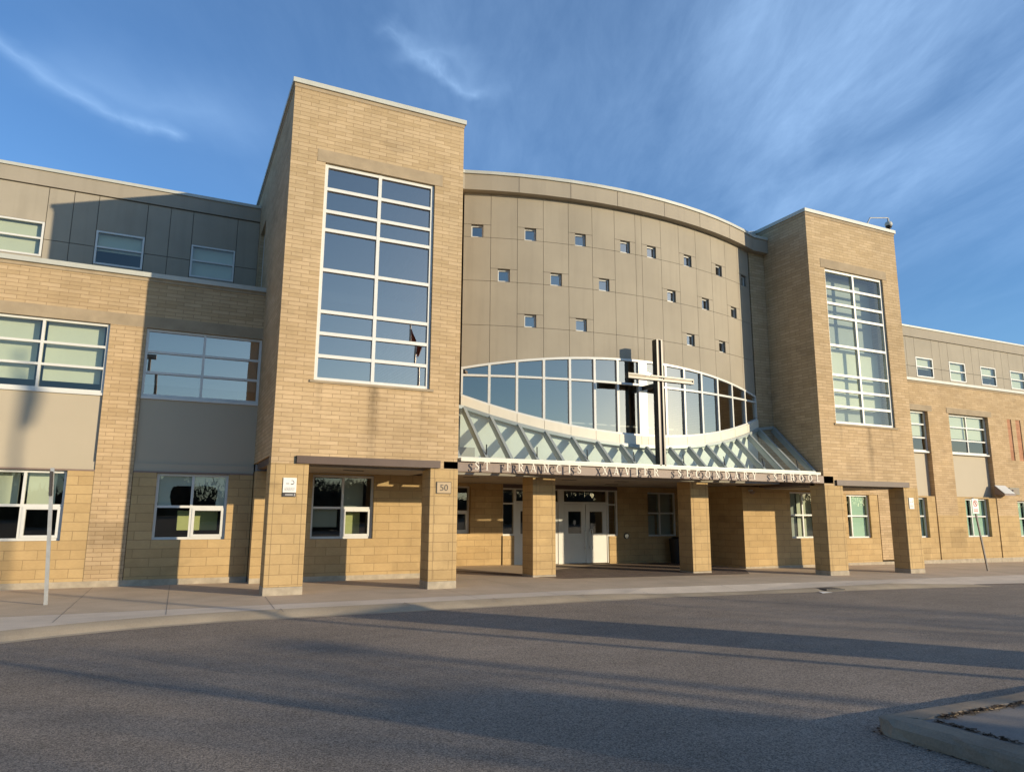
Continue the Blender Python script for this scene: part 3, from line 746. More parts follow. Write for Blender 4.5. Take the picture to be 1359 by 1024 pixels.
tower(17.6, 21.78, 2.68, 18.30, 21.0, 'tall window of the right tower with pale walls behind it',
      [(18.34, 20.96, 4.44, 4.93, .40, 'blind_grey'), (18.34, 20.96, 4.95, 6.88, .34, 'blind'), (18.34, 20.96, 6.9, 9.36, .48, 'blind_grey'), (18.5, 19.2, 5.0, 5.9, .30, 'blind')], False)  # upper grey blind added where the panes only reflect sky
# steel edge beams over the porches
def beam(x0, x1, y0, y1, z0, z1, mat='steel'):
    m1 = MB(); t = .025
    m1.box(x0, x1, y0, y0 + t, z0, z1); m1.box(x0, x1, y0 + t, y1, z0, z0 + t); m1.box(x0, x1, y0 + t, y1, z1 - t, z1)
    return m1.build('steel_beam', mat, SB)
m1 = beam(2.36, 5.50, 15.24, 15.6, 2.63, 2.79, 'steel_brown')
m1 = beam(18.08, 21.33, 15.24, 15.6, 2.52, 2.68, 'steel_brown')
m1 = MB(); m1.box(1.90, 2.05, 15.85, 18.0, 2.63, 2.785); m1.build('steel_beam', 'steel', SB)
m1 = MB(); m1.box(17.63, 17.78, 15.85, 17.95, 2.52, 2.675); m1.build('steel_beam', 'steel', SB)
m1 = MB(); m1.box(21.6, 21.75, 15.85, 18.7, 2.52, 2.675); m1.build('steel_beam', 'steel', SB)
# columns
def column(x0, x1, y0, y1, z1, pl=.16):
    zb = g((x0 + x1) / 2)
    m1 = MB(); m1.box(x0, x1, y0, y1, zb + pl, z1); o = m1.build('column', 'block', SB, bevel=.012)
    m1 = MB(); m1.box(x0 - .004, x1 + .004, y0 - .004, y1 + .004, zb - .1, zb + pl); m1.build('column_plinth', 'plinth', o, bevel=.012)
    m1 = MB()
    for xj in (x0 + .10, x1 - .10): m1.box(xj - .005, xj + .005, y0 - .0015, y0 + .02, zb + pl + .02, z1 - .01)
    m1.build('column_joint', 'joint_brown', o)
column(1.855, 2.62, 15.292, 15.84, 2.625); column(5.28, 5.945, 15.292, 15.84, 2.625)
for a_, b_, c_, d_ in ((1.86, 2.355, 2.627, 2.79), (5.505, 5.94, 2.627, 2.79), (17.6, 18.075, 2.517, 2.68), (21.335, 21.78, 2.517, 2.68)):
    m1 = MB(); m1.box(a_, b_, 15.3, 15.65, c_, d_); m1.build('brick_corner', 'brick', SB)
column(17.6, 18.37, 15.292, 15.84, 2.515, .13); column(21.1, 21.785, 15.292, 15.84, 2.515, .13)
column(8.79, 9.48, 17.1, 17.72, 2.72, .05); column(14.07, 14.75, 17.1, 17.72, 2.70, .05)

# ---- ground floor behind the porches --------------------------------
YB = 18.02
m1 = MB(); m1.wall(1.87, 6.4, .12, 2.60, YB, YB + .3, [(3.2, 4.74, 1.0, 2.56)]); m1.build('porch_wall', 'block', SB)
m1 = MB(); m1.box(1.88, 2.2, YB + .3, W + .3, .12, 2.6); m1.build('porch_wall', 'block', SB)
m1 = MB(); m1.box(1.87, 6.4, YB - .01, YB + .3, -.15, .12); m1.build('plinth', 'plinth', SB)
window(3.2, 4.74, 1.0, 2.55, YB + .1, [3.97], [1.75], blind=[(3.26, 3.9, 1.28, 1.74, .25, 'blind_grey'), (4.08, 4.5, 1.1, 1.72, .35, 'yellow_card'), (4.02, 4.55, 1.78, 2.5, .3, 'blind_grey')], case=(1, 0), sill=(.1, .06, .06, 'lintel'), dep=.08)
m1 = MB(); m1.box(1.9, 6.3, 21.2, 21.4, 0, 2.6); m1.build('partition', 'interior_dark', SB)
m1 = MB(); m1.box(1.9, 6.2, YB + .31, 21.4, 2.61, 2.78); m1.build('ceiling', 'interior', SB)
YD = 21.6
m1 = MB(); m1.box(6.1, 6.4, YB + .3, YD, -.1, 2.6); m1.build('vestibule_wall', 'block', SB)
# splayed-looking left run with a narrow window, then the door screen
m1 = MB(); m1.wall(6.4, 10.0, -.05, 2.62, YD, YD + .3, [(7.35, 8.85, 1.0, 2.5)]); m1.build('vestibule_wall', 'block', SB)
window(7.35, 8.85, 1.0, 2.5, YD + .12, [8.1], [1.70], case=(1, 0), sill=(.1, .06, .06, 'lintel'), dep=.08)
m1 = MB(); m1.wall(14.5, 17.2, -.12, 2.62, YD, YD + .3, [(15.8, 17.1, .86, 2.44)]); m1.build('vestibule_wall', 'block', SB)
window(15.8, 17.1, .86, 2.43, YD + .1, [16.4], [1.68], blind=[(15.85, 16.3, .9, 1.6, .2, 'blind_grey'), (16.45, 17.05, .9, 2.4, .25, 'blind_grey')], dep=.08)
m1 = MB(); m1.box(9.95, 14.52, YD + .02, YD + .3, 2.47, 2.62); m1.build('vestibule_wall', 'steel', SB)
for a_, b_, c_ in ((9.95, 10.42, .92), (14.12, 14.5, .88)):
    m1 = MB(); m1.box(a_, b_, YD, YD + .28, -.1, c_); m1.build('door_side_wall', 'block', SB)
# door screen: fixed frame with side lights and transoms
m1 = MB(); y0_, y1_ = YD + .03, YD + .13
for a, b in ((9.95, 10.02), (10.40, 10.50), (12.10, 12.32), (14.06, 14.13), (14.43, 14.5)):
    z0_ = .92 if a < 10.1 else (.88 if a > 14.3 else -.03); m1.box(a, b, y0_, y1_, z0_, 2.47)
for a, b in ((10.02, 10.40), (10.50, 12.10), (12.32, 14.06), (14.13, 14.43)):
    m1.box(a, b, y0_ + .004, y1_ - .004, 2.42, 2.468)
    m1.box(a, b, y0_ + .004, y1_ - .004, 1.97 if a in (10.5, 12.32) else 1.94, 2.05 if a in (10.5, 12.32) else 1.99)
m1.box(10.02, 10.40, y0_ + .004, y1_ - .004, .92, .98); m1.box(14.13, 14.43, y0_ + .004, y1_ - .004, .88, .94)
ds = m1.build('door_frame', 'door', SB)
pm = MB(); pm.poly([(9.96, YD + .085, .93), (14.49, YD + .085, .93), (14.49, YD + .085, 2.46), (9.96, YD + .085, 2.46)])
pm = MB()
for a, b, c, e in ((10.03, 10.39, .99, 1.93), (10.03, 10.39, 2.0, 2.41), (10.51, 12.09, 2.06, 2.41), (12.33, 14.05, 2.06, 2.41), (14.14, 14.42, .95, 1.93), (14.14, 14.42, 2.0, 2.41)):
    pm.poly([(a, YD + .085, c), (b, YD + .085, c), (b, YD + .085, e), (a, YD + .085, e)])
pm.build('pane', 'glass', ds)
for x0, x1, hs in ((10.51, 11.29, 1), (11.31, 12.09, 0), (12.335, 13.185, 1), (13.20, 14.05, 0)):
    wv = (x1 - x0); zb = g(12) - .0
    a, b = (x0 + .16, x1 - .17)
    m1 = MB(); m1.wall(x0, x1, zb + .012, 1.965, YD + .05, YD + .10, [(a, b, .98, 1.72)]); dr = m1.build('door', 'door', SB)
    pm = MB(); pm.poly([(a, YD + .075, .98), (b, YD + .075, .98), (b, YD + .075, 1.72), (a, YD + .075, 1.72)]); pm.build('pane', 'glass', dr)
    hx = x1 - .05 if hs else x0 + .12
    hm = MB(); hy = YD - .03
    hm.tube((hx, hy, .45), (hx, hy, 1.12), .014); hm.tube((hx, hy, .5), (hx, YD + .05, .5), .011); hm.tube((hx, hy, 1.07), (hx, YD + .05, 1.07), .011)
    if not hs:
        hm.tube((hx + .09, hy, .45), (hx + .09, hy, 1.12), .014); hm.tube((hx, hy, .45), (hx + .09, hy, .45), .014); hm.tube((hx, hy, 1.12), (hx + .09, hy, 1.12), .014)
    hm.build('handle', 'chrome', dr)
    if x0 == 13.20:
        nm = MB(); nm.box(x0 + .19, x0 + .32, YD + .062, YD + .066, 1.15, 1.28); nm.build('notice', 'grey_print', dr)
    if x0 == 12.335:      # small shield emblem on the glass
        nm = MB(); cx0 = (a + b) / 2
        nm.prism([(cx0 - .05, YD + .066, 1.42), (cx0 + .05, YD + .066, 1.42), (cx0 + .05, YD + .066, 1.32), (cx0, YD + .066, 1.24), (cx0 - .05, YD + .066, 1.32)], (0, -.004, 0)); nm.build('crest', 'grey_print', dr)
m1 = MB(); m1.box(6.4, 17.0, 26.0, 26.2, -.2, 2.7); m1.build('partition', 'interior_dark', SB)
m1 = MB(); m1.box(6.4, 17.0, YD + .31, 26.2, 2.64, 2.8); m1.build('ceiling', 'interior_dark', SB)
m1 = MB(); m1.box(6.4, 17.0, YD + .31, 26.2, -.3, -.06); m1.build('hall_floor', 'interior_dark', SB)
# right side: recess wall and porch wall
XR = 17.2; YBR = 18.28
m1 = MB(); m1.box(XR, XR + .25, YBR + .3, YD + .3, -.2, 2.62); m1.build('vestibule_wall', 'block', SB)
m1 = MB(); m1.wall(XR, 21.76, -.03, 2.56, YBR, YBR + .3, [(19.33, 20.9, .86, 2.43)]); m1.build('porch_wall', 'block', SB)
m1 = MB(); m1.box(XR - .005, 21.765, YBR - .01, YBR + .3, -.35, -.03); m1.build('plinth', 'plinth', SB)
window(19.33, 20.9, .86, 2.43, YBR + .1, [20.01], [1.64], blind=[(19.38, 19.9, .9, 2.38, .22, 'blind_grey'), (20.1, 20.8, .9, 2.38, .35, 'blind')], sill=(.1, .06, .06, 'lintel'), dep=.08)
m1 = MB(); m1.wall(21.79, 24.44, -.15, 2.418, WR + .02, WR + .34, [(22.75, 23.98, .82, 2.4)]); m1.build('block_wall', 'block', SB)
window(22.75, 23.98, .82, 2.4, WR + .1, [23.05], [1.62], glass_='glass_green', blind=[(23.12, 23.93, .85, 2.38, .11, 'blind')], sill=(.06, .05, .06, 'lintel'), dep=.08)
m1 = MB(); m1.box(17.3, 22.3, 21.2, 21.4, -.2, 2.6); m1.build('partition', 'interior', SB)
# vestibule ceiling with recessed light slots
m1 = MB(); m1.box(5.95, 17.59, 17.02, YD + .3, 2.60, 2.72); m1.build('vestibule_ceiling', 'soffit', SB)
for x, y in ((7.2, 18.0), (10.2, 17.9), (12.0, 17.9), (15.6, 17.9), (10.2, 19.8), (12.9, 19.8)):
    m1 = MB(); m1.box(x, x + .42, y, y + .14, 2.588, 2.599); m1.build('ceiling_light', 'black', SB)
m1 = MB(); m1.box(3.6, 4.05, 16.4, 16.52, 2.578, 2.589); m1.build('ceiling_light', 'black', SB)

# ---- curved front ------------------------------------------------------
AX, AY, AR = 11.78, 30.7, 14.5
def arc_pt(s_, z_, off=0.0):
    t = s_ / AR; r_ = AR + off
    return (AX + r_ * math.sin(t), AY - r_ * math.cos(t), z_)
def cpatch(mb_, s0, s1, zlo, zhi, o0, o1, n=6, holes=()):
    """curved slab from arc s0..s1, z between functions, offsets o0 (front) .. o1 (back)"""
    fl = zlo if callable(zlo) else (lambda q: zlo); fh = zhi if callable(zhi) else (lambda q: zhi)
    ss = [s0 + (s1 - s0) * i / n for i in range(n + 1)]
    for a, b in zip(ss[:-1], ss[1:]):
        mb_.hexa([arc_pt(a, fl(a), o0), arc_pt(b, fl(b), o0), arc_pt(b, fl(b), o1), arc_pt(a, fl(a), o1)],
                 [arc_pt(a, fh(a), o0), arc_pt(b, fh(b), o0), arc_pt(b, fh(b), o1), arc_pt(a, fh(a), o1)])
    return mb_
ztop = lambda q: 5.89 - .0185 * q * q
zgl = lambda q: 3.79 + .0325 * q * q
zbd = lambda q: 3.51 + .0325 * q * q
SJ = [-5.2, -4.46, -3.725, -2.99, -2.255, -1.53, -.815, -.11, .11, .815, 1.53, 2.255, 2.99, 3.725, 4.46, 5.2]
ZJ = [10.29, 9.02, 7.79, 6.56]
wincols = {0: [9.02], 2: [9.02, 6.56], 4: [9.02, 6.56], 6: [9.02], 1: [7.79], 3: [7.79], 5: [7.79], 8: [9.02], 10: [9.02, 6.56], 12: [9.02, 6.56], 14: [9.02], 9: [7.79], 11: [7.79], 13: [7.79]}
gp = .005; WS = .165
pm = MB(); wlist = []
for i in range(len(SJ) - 1):
    a, b = SJ[i], SJ[i + 1]; cen = (a + b) / 2
    for j in range(4):
        zhi = ZJ[j] - gp if j else 10.29
        zlo = ZJ[j + 1] + gp if j < 3 else None
        if j < 3 and ZJ[j + 1] in wincols.get(i, []):
            zl = ZJ[j + 1]; zh = zl + .36
            cpatch(pm, a + gp, b - gp, zh + gp, zhi, 0, -.04, 3)
            cpatch(pm, a + gp, cen - WS, zl + gp, zh - gp, 0, -.04, 2); cpatch(pm, cen + WS, b - gp, zl + gp, zh - gp, 0, -.04, 2)
            wlist.append((cen, zl + .012, zh - .014))
        elif j < 3: cpatch(pm, a + gp, b - gp, zlo, zhi, 0, -.04, 3)
        else: cpatch(pm, a + gp, b - gp, lambda q: ztop(q) + .02, zhi, 0, -.04, 6)
pm.build('curved_wall_panels', 'panel_curve', SB)
# backing with openings for the small windows
bm_ = MB(); k_ = 0
cuts = sorted({*SJ, *[c - WS for c, _, _ in wlist], *[c + WS for c, _, _ in wlist]})
for a, b in zip(cuts[:-1], cuts[1:]):
    c = (a + b) / 2
    hz = sorted((z0, z1) for cc, z0, z1 in wlist if abs(cc - c) < WS)
    lo = None
    z_ = 10.29; segs = []
    for z0, z1 in reversed(hz): segs.append((z1, z_)); z_ = z0
    for z0, z1 in segs: cpatch(bm_, a, b, z0, z1, -.042, -.22, 2)
    cpatch(bm_, a, b, lambda q: ztop(q) + .02, z_, -.042, -.22, 3)
bm_.build('wall_backing', 'dark_joint', SB)
for cen, z0, z1 in wlist:
    t = cen / AR; tx, ty = math.cos(t), math.sin(t); nx, ny = -math.sin(t), math.cos(t)
    o_ = arc_pt(cen, 0)
    T = (lambda o_, tx, ty, nx, ny: (lambda u, d_, v: (o_[0] + u * tx + d_ * nx, o_[1] + u * ty + d_ * ny, v)))(o_, tx, ty, nx, ny)
    window(-WS + .002, WS - .002, z0, z1, .075, [], [], fw_=.032, dep=.06, glass_='glass_mirror', T=T)
# fascia and flashing along the curved roof edge, running on straight to the towers
def edge(mb_, o0, o1, z0, z1, n=14):
    pts = [(AX - 5.83, arc_pt(-5.2, 0, o0)[1], arc_pt(-5.2, 0, o1)[1])]
    for k in range(n + 1):
        s_ = -5.2 + 10.4 * k / n
        f_, b_ = arc_pt(s_, 0, o0), arc_pt(s_, 0, o1); pts.append((f_[0], f_[1], b_[1], b_[0]))
    pts.append((AX + 5.81, arc_pt(5.2, 0, o0)[1], arc_pt(5.2, 0, o1)[1]))
    for p_, q_ in zip(pts[:-1], pts[1:]):
        pb = p_[3] if len(p_) > 3 else p_[0]; qb = q_[3] if len(q_) > 3 else q_[0]
        mb_.hexa([(p_[0], p_[1], z0), (q_[0], q_[1], z0), (qb, q_[2], z0), (pb, p_[2], z0)], [(p_[0], p_[1], z1), (q_[0], q_[1], z1), (qb, q_[2], z1), (pb, p_[2], z1)])
    return mb_
edge(MB(), .22, -.3, 10.292, 10.74).build('curved_fascia', 'fascia', SB)
edge(MB(), .26, -.4, 10.742, 10.83).build('curved_flashing', 'cap', SB)
jm = MB()
for s_ in (-3.725, -2.255, -.815, .815, 2.255, 3.725):
    cpatch(jm, s_ - .008, s_ + .008, 10.294, 10.738, .222, .215, 1)
jm.build('fascia_joint', 'dark_joint', SB)
m1 = MB(); m1.box(AX - 5.5, AX + 5.5, 17.6, 29, 10.5, 10.6); m1.build('roof', 'roof', SB)
for sgn in (-1, 1):
    m1 = MB(); xa = AX + sgn * 5.8; xb = AX + sgn * 4.2
    m1.prism([(xa, 17.4, 10.84), (xb, 17.4, 10.84), (xa, 17.4, 11.27)], (0, 2.0, 0)); m1.build('roof_cricket', 'cap', SB)
# straight brick slivers between the curve and the towers
m1 = MB(); m1.box(16.93, 17.59, 17.14, 17.4, 2.8, 10.29); m1.build('brick_return', 'brick', SB)
m1 = MB(); m1.box(5.95, 6.63, 17.14, 17.4, 2.8, 10.29); m1.build('brick_return', 'brick', SB)
# lens-shaped window
lm = MB()
cpatch(lm, -5.2, 5.2, lambda q: ztop(q) - .045, lambda q: ztop(q) + .015, .02, -.09, 24)
for q in SJ[1:-1]:
    if abs(q) < .2: continue
    cpatch(lm, q - .032, q + .032, zgl(q) + .02, ztop(q) - .046, .03, -.09, 1)
cpatch(lm, -.14, .14, zgl(0) + .02, ztop(0) - .046, .032, -.09, 2)
for a, b in zip(SJ[:-1], SJ[1:]):
    if a == -.11: continue
    cpatch(lm, a + (.033 if a != .11 else .031), b - (.033 if b != -.11 else .031), 5.165, 5.22, .024, -.09, 3)
cpatch(lm, -5.2, -5.15, zgl(5.2) + .02, ztop(5.2) - .046, .03, -.09, 1); cpatch(lm, 5.15, 5.2, zgl(5.2) + .02, ztop(5.2) - .046, .03, -.09, 1)
cpatch(lm, -5.2, 5.2, lambda q: zgl(q) - .03, lambda q: zgl(q) + .019, .028, -.09, 24)
lens = lm.build('window', 'frame', SB); lens['label'] = 'lens-shaped curved window over the glass canopy'
gm_ = MB()
for i in range(len(SJ) - 1):
    a, b = SJ[i] + .03, SJ[i + 1] - .03
    if b - a < .2: continue
    gm_.poly([arc_pt(a, zgl(a), -.03), arc_pt(b, zgl(b), -.03), arc_pt(b, ztop(b) - .03, -.03), arc_pt(a, ztop(a) - .03, -.03)])
gm_.build('pane', 'glass_lens', lens)
bm2 = MB()
for a, b in zip(SJ[:-1], SJ[1:]): cpatch(bm2, a + .005, b - .005, zbd, lambda q: zgl(q) - .031, .06, -.1, 3)
bm2.build('sill_band', 'frame_cream', SB)
# wall under the band seen through the canopy
cpatch(MB(), -5.2, 5.2, 2.82, lambda q: zbd(q) - .002, -.01, -.2, 24).build('canopy_back_wall', 'canopy_wall', SB)
m1 = MB(); m1.box(6.4, 17.0, 17.0, 24, 2.9, 3.3); m1.build('upper_floor', 'interior', SB)
cpatch(MB(), -5.15, 5.15, 2.9, 3.3, -.21, -1.2, 16).build('upper_floor', 'interior', SB)
m1 = MB(); m1.box(6.3, 17.3, 21.9, 22.1, 3.3, 10.3); m1.build('partition', 'interior', SB)
m1 = MB(); m1.box(6.3, 17.3, 17.5, 22.0, 6.05, 6.3); m1.build('upper_floor', 'interior', SB)
# railing and hanging light inside the lens window
m1 = MB(); m1.tube((7.2, 18.6, 4.35), (16.4, 18.6, 4.35), .03)
for x in (7.5, 9.2, 10.9, 12.6, 14.3, 16.0): m1.tube((x, 18.6, 3.3), (x, 18.6, 4.35), .02)
m1.build('indoor_railing', 'frame', SB)
# soffit step between the curved wall and the ceiling
m1 = MB()
for k in range(24):
    a = -5.2 + 10.4 * k / 24; b = a + 10.4 / 24; pa, pb = arc_pt(a, 0), arc_pt(b, 0)
    m1.hexa([(pa[0], pa[1] - .0, 2.76), (pb[0], pb[1], 2.76), (pb[0], 17.05 + .12, 2.76), (pa[0], 17.05 + .12, 2.76)], [(pa[0], pa[1], 2.815), (pb[0], pb[1], 2.815), (pb[0], 17.17, 2.815), (pa[0], 17.17, 2.815)])
m1.build('entrance_soffit', 'soffit', SB)
# ---- glass canopy ------------------------------------------------------
YG = 15.52; ZG = 2.93
canopy = MB(); canopy.box(5.99, 17.40, 15.22, 15.60, 2.805, 2.885)
cp = canopy.build('glass_canopy', 'frame_cream', SB)
cp['label'] = 'sloping glass canopy over the school entrance'
m1 = MB(); m1.box(5.99, 17.42, 15.42, 15.55, 2.887, 2.925); m1.build('gutter_rail', 'canopy_metal', cp)
raf = [(arc_pt(q, 0)[0], arc_pt(q, 0, .10)[1], zbd(q) - .04) for q in (-5.15, -4.46, -3.725, -2.99, -2.255, -1.53, -.815, 0, .815, 1.53, 2.255, 2.99, 3.725, 4.46, 5.15)]
raf = [(6.02, 17.06, 4.40)] + raf + [(17.5, 17.06, 4.42)]
for i, (x, y, z_) in enumerate(raf):
    m1 = MB(); xb = min(max(x, 6.02), 17.45)
    m1.bar((x, y, z_ - .075), (xb, YG, ZG - .055), .075 if 0 < i < len(raf) - 1 else .1, .17)
    m1.bar((x, y, z_ + .022), (xb, YG, ZG + .042), .062, .02)
    m1.build('rafter', 'canopy_metal', cp)
    if i % 2 == 1 and 0 < i < len(raf) - 1:
        sm = MB(); sm.tube((xb, YG + .0, ZG + .03), (xb + .05, YG + .10, ZG + .32), .014, n=6); sm.build('bracket', 'black', cp)
gm_ = MB()
for (x0, y0, z0), (x1, y1, z1) in zip(raf[:-1], raf[1:]):
    a0 = min(max(x0, 6.02), 17.45); a1 = min(max(x1, 6.02), 17.45)
    gm_.poly([(a0, YG, ZG + .02), (a1, YG, ZG + .02), (x1, y1, z1), (x0, y0, z0)])
gm_.build('glass_sheet', 'glass_canopy', cp)
m1 = MB()
for (x0, y0, z0), (x1, y1, z1) in zip(raf[:-1], raf[1:]): m1.bar((x0, y0 + .01, z0 - .01), (x1, y1 + .01, z1 - .01), .10, .09)
m1.build('top_rail', 'canopy_metal', cp)
# fascia beam with the name
m1 = beam(5.60, 18.0, 15.30, 15.6, 2.575, 2.785, 'steel_pink')
jm = MB()
for x in (5.575, 18.035): jm.box(x - .025, x + .025, 15.32, 15.6, 2.57, 2.78)
jm.build('beam_splice', 'black', SB)

# ------------------------------------------------------------------ lettering
def ribbon(pts, ws):
    """quads along a centre line with half widths"""
    out_ = []
    n = len(pts)
    for i in range(n - 1):
        (x0, y0), (x1, y1) = pts[i], pts[i + 1]
        def nrm(k):
            a = pts[max(k - 1, 0)]; b = pts[min(k + 1, n - 1)]; dx, dy = b[0] - a[0], b[1] - a[1]; l_ = math.hypot(dx, dy) or 1; return (-dy / l_, dx / l_)
        n0, n1 = nrm(i), nrm(i + 1)
        out_.append([(x0 + n0[0] * ws[i], y0 + n0[1] * ws[i]), (x0 - n0[0] * ws[i], y0 - n0[1] * ws[i]), (x1 - n1[0] * ws[i + 1], y1 - n1[1] * ws[i + 1]), (x1 + n1[0] * ws[i + 1], y1 + n1[1] * ws[i + 1])])
    return out_
def rect(x0, x1, y0, y1): return [(x0, y0), (x1, y0), (x1, y1), (x0, y1)]
def diag(x0, y0, x1, y1, w_): return [(x0 - w_ / 2, y0), (x0 + w_ / 2, y0), (x1 + w_ / 2, y1), (x1 - w_ / 2, y1)]
TK, TN, SF = .15, .07, .055
def stem(x): return [rect(x - TK / 2, x + TK / 2, 0, 1), rect(x - .16, x + .16, 0, SF), rect(x - .16, x + .16, 1 - SF, 1)]
def ell(cx0, cy0, rx, ry, a0, a1, n=14, tk=TK, tn=TN):
    pts, ws = [], []
    for i in range(n + 1):
        t = a0 + (a1 - a0) * i / n; pts.append((cx0 + rx * math.cos(t), cy0 + ry * math.sin(t)))
        ws.append((tn + (tk - tn) * abs(math.cos(t)) ** 1.5) / 2)
    return ribbon(pts, ws)
pi = math.pi
GL = {
 'I': (.36, stem(.18)),
 'T': (.76, [rect(.38 - TK / 2, .38 + TK / 2, 0, .94), rect(.22, .54, 0, SF), rect(.02, .74, .93, 1), rect(.02, .08, .78, .93), rect(.68, .74, .78, .93)]),
 'F': (.64, stem(.18) + [rect(.25, .60, .93, 1), rect(.55, .61, .76, .93), rect(.25, .48, .50, .57), rect(.44, .49, .42, .65)]),
 'E': (.68, stem(.18) + [rect(.25, .62, .93, 1), rect(.57, .63, .76, .93), rect(.25, .48, .50, .57), rect(.44, .49, .42, .65), rect(.25, .64, 0, .07), rect(.60, .66, .07, .24)]),
 'L': (.64, stem(.18) + [rect(.25, .60, 0, .07), rect(.56, .62, .07, .26)]),
 'H': (.86, stem(.18) + stem(.68) + [rect(.25, .61, .48, .55)]),
 'R': (.80, stem(.18) + ell(.34, .74, .22, .225, pi / 2, -pi / 2) + [rect(.25, .35, .93, 1), rect(.25, .38, .48, .55), diag(.70, 0, .40, .5, TK), rect(.62, .84, 0, SF)]),
 'D': (.86, stem(.18) + ell(.36, .5, .38, .465, pi / 2, -pi / 2) + [rect(.25, .37, .93, 1), rect(.25, .37, 0, .07)]),
 'A': (.84, [diag(.10, 0, .40, 1, TN), diag(.68, 0, .40, 1, TK), rect(.22, .58, .30, .36), rect(.0, .22, 0, SF), rect(.54, .82, 0, SF)]),
 'V': (.82, [diag(.40, 0, .12, 1, TK), diag(.40, 0, .70, 1, TN), rect(-.02, .26, 1 - SF, 1), rect(.60, .82, 1 - SF, 1)]),
 'X': (.84, [diag(.68, 0, .14, 1, TK), diag(.12, 0, .68, 1, TN), rect(.0, .24, 0, SF), rect(.54, .82, 0, SF), rect(.0, .28, 1 - SF, 1), rect(.56, .80, 1 - SF, 1)]),
 'Y': (.80, [rect(.40 - TK / 2, .40 + TK / 2, 0, .48), diag(.40, .45, .12, 1, TK), diag(.40, .45, .68, 1, TN), rect(.24, .56, 0, SF), rect(-.02, .26, 1 - SF, 1), rect(.58, .80, 1 - SF, 1)]),
 'N': (.90, [rect(.14, .14 + TN, 0, 1), rect(.70, .70 + TN, 0, 1), diag(.68, 0, .18, 1, TK), rect(.04, .30, 0, SF), rect(.0, .20, 1 - SF, 1), rect(.60, .88, 1 - SF, 1)]),
 'O': (.92, ell(.45, .5, .37, .48, 0, 2 * pi, 24)),
 'C': (.84, ell(.46, .5, .37, .48, R(52), R(308), 20) + [rect(.66, .72, .70, .98)]),
 'S': (.62, None),
}
sp_ = [(.50, .76), (.46, .90), (.34, .965), (.20, .93), (.115, .80), (.15, .66), (.27, .56), (.40, .46), (.50, .33), (.485, .17), (.38, .06), (.25, .035), (.12, .09), (.08, .24)]
sw_ = [TN, TN, TN, TN, TK * .8, TK, TK * 1.1, TK * 1.1, TK, TK * .8, TN, TN, TN, TN]
GL['S'] = (.62, ribbon(sp_, [v / 2 for v in sw_]) + [rect(.49, .55, .72, .98), rect(.05, .11, .02, .28)])
NL = thing('school_name_lettering', 'white serif metal letters reading ST FRANCIS XAVIER SECONDARY SCHOOL on the entrance beam', 'lettering', (11.8, 15.2, 2.6))
def place_word(word, x0, x1, z0=2.61, hgt=.188, y=15.16):
    adv = [GL[c][0] for c in word]; tot = sum(adv); sz = hgt
    gap = ((x1 - x0) - tot * sz) / (len(word) - 1)
    x = x0
    for c, a in zip(word, adv):
        m_ = MB()
        for k, poly in enumerate(GL[c][1]):
            yy = y - .0012 * (k % 12)
            m_.prism([(x + px * sz, yy, z0 + py * sz) for px, py in poly], (0, .02, 0))
        m_.tube((x + a * sz * .45, y + .018, z0 + sz * .25), (x + a * sz * .45, 15.30, z0 + sz * .25), .006, n=6)
        o = m_.build('letter', 'letter', NL); x += a * sz + gap
place_word('ST', 6.30, 6.68); place_word('FRANCIS', 7.10, 9.13); place_word('XAVIER', 9.74, 11.46)
place_word('SECONDARY', 12.08, 14.82); place_word('SCHOOL', 15.45, 17.27)

# ------------------------------------------------------------------ cross
CR = thing('cross', 'tall black steel cross with cream face channels standing on the canopy edge', 'cross', (11.8, 15.5, 2.9))
CX, CY = 11.82, 15.42
def channel(mb_, a0, a1, vertical, w_=.20, d_=.2, t=.022, lip=.05):
    """H-section: flanges stand proud of a recessed web"""
    if vertical:
        mb_.box(CX - w_ / 2, CX - w_ / 2 + lip, CY, CY + d_, a0, a1); mb_.box(CX + w_ / 2 - lip, CX + w_ / 2, CY, CY + d_, a0, a1)
        mb_.box(CX - w_ / 2 + lip, CX + w_ / 2 - lip, CY + .075, CY + .10, a0, a1)
    return mb_
m1 = channel(MB(), 2.89, 6.33, True); m1.box(CX - .10, CX + .10, CY + .002, CY + .198, 6.331, 6.345); up_ = m1.build('upright', 'black', CR)
m1 = MB(); m1.box(CX - .048, CX + .048, CY + .05, CY + .073, 2.9, 6.32); m1.build('inlay', 'steel_pink', up_)
zb0, zb1 = 5.18, 5.32
m1 = MB(); yb = CY - .05
m1.box(10.76, 12.89, yb, yb + .16, zb0, zb0 + .042); m1.box(10.76, 12.89, yb, yb + .16, zb1 - .042, zb1); m1.box(10.76, 12.89, yb + .06, yb + .10, zb0 + .042, zb1 - .042); m1.box(12.892, 12.912, yb - .005, yb + .165, zb0 - .004, zb1 + .004); m1.box(10.738, 10.758, yb - .005, yb + .165, zb0 - .004, zb1 + .004)
cb_ = m1.build('crossbar', 'black', CR)
m1 = MB(); m1.box(10.765, CX - .105, yb + .025, yb + .058, zb0 + .043, zb1 - .043); m1.box(CX + .105, 12.885, yb + .025, yb + .058, zb0 + .043, zb1 - .043); m1.build('inlay', 'cross_face', cb_)
m1 = MB(); m1.bar((CX, CY + .2, 5.1), (AX, 16.18, 5.1), .09, .11); m1.build('brace', 'black', CR)

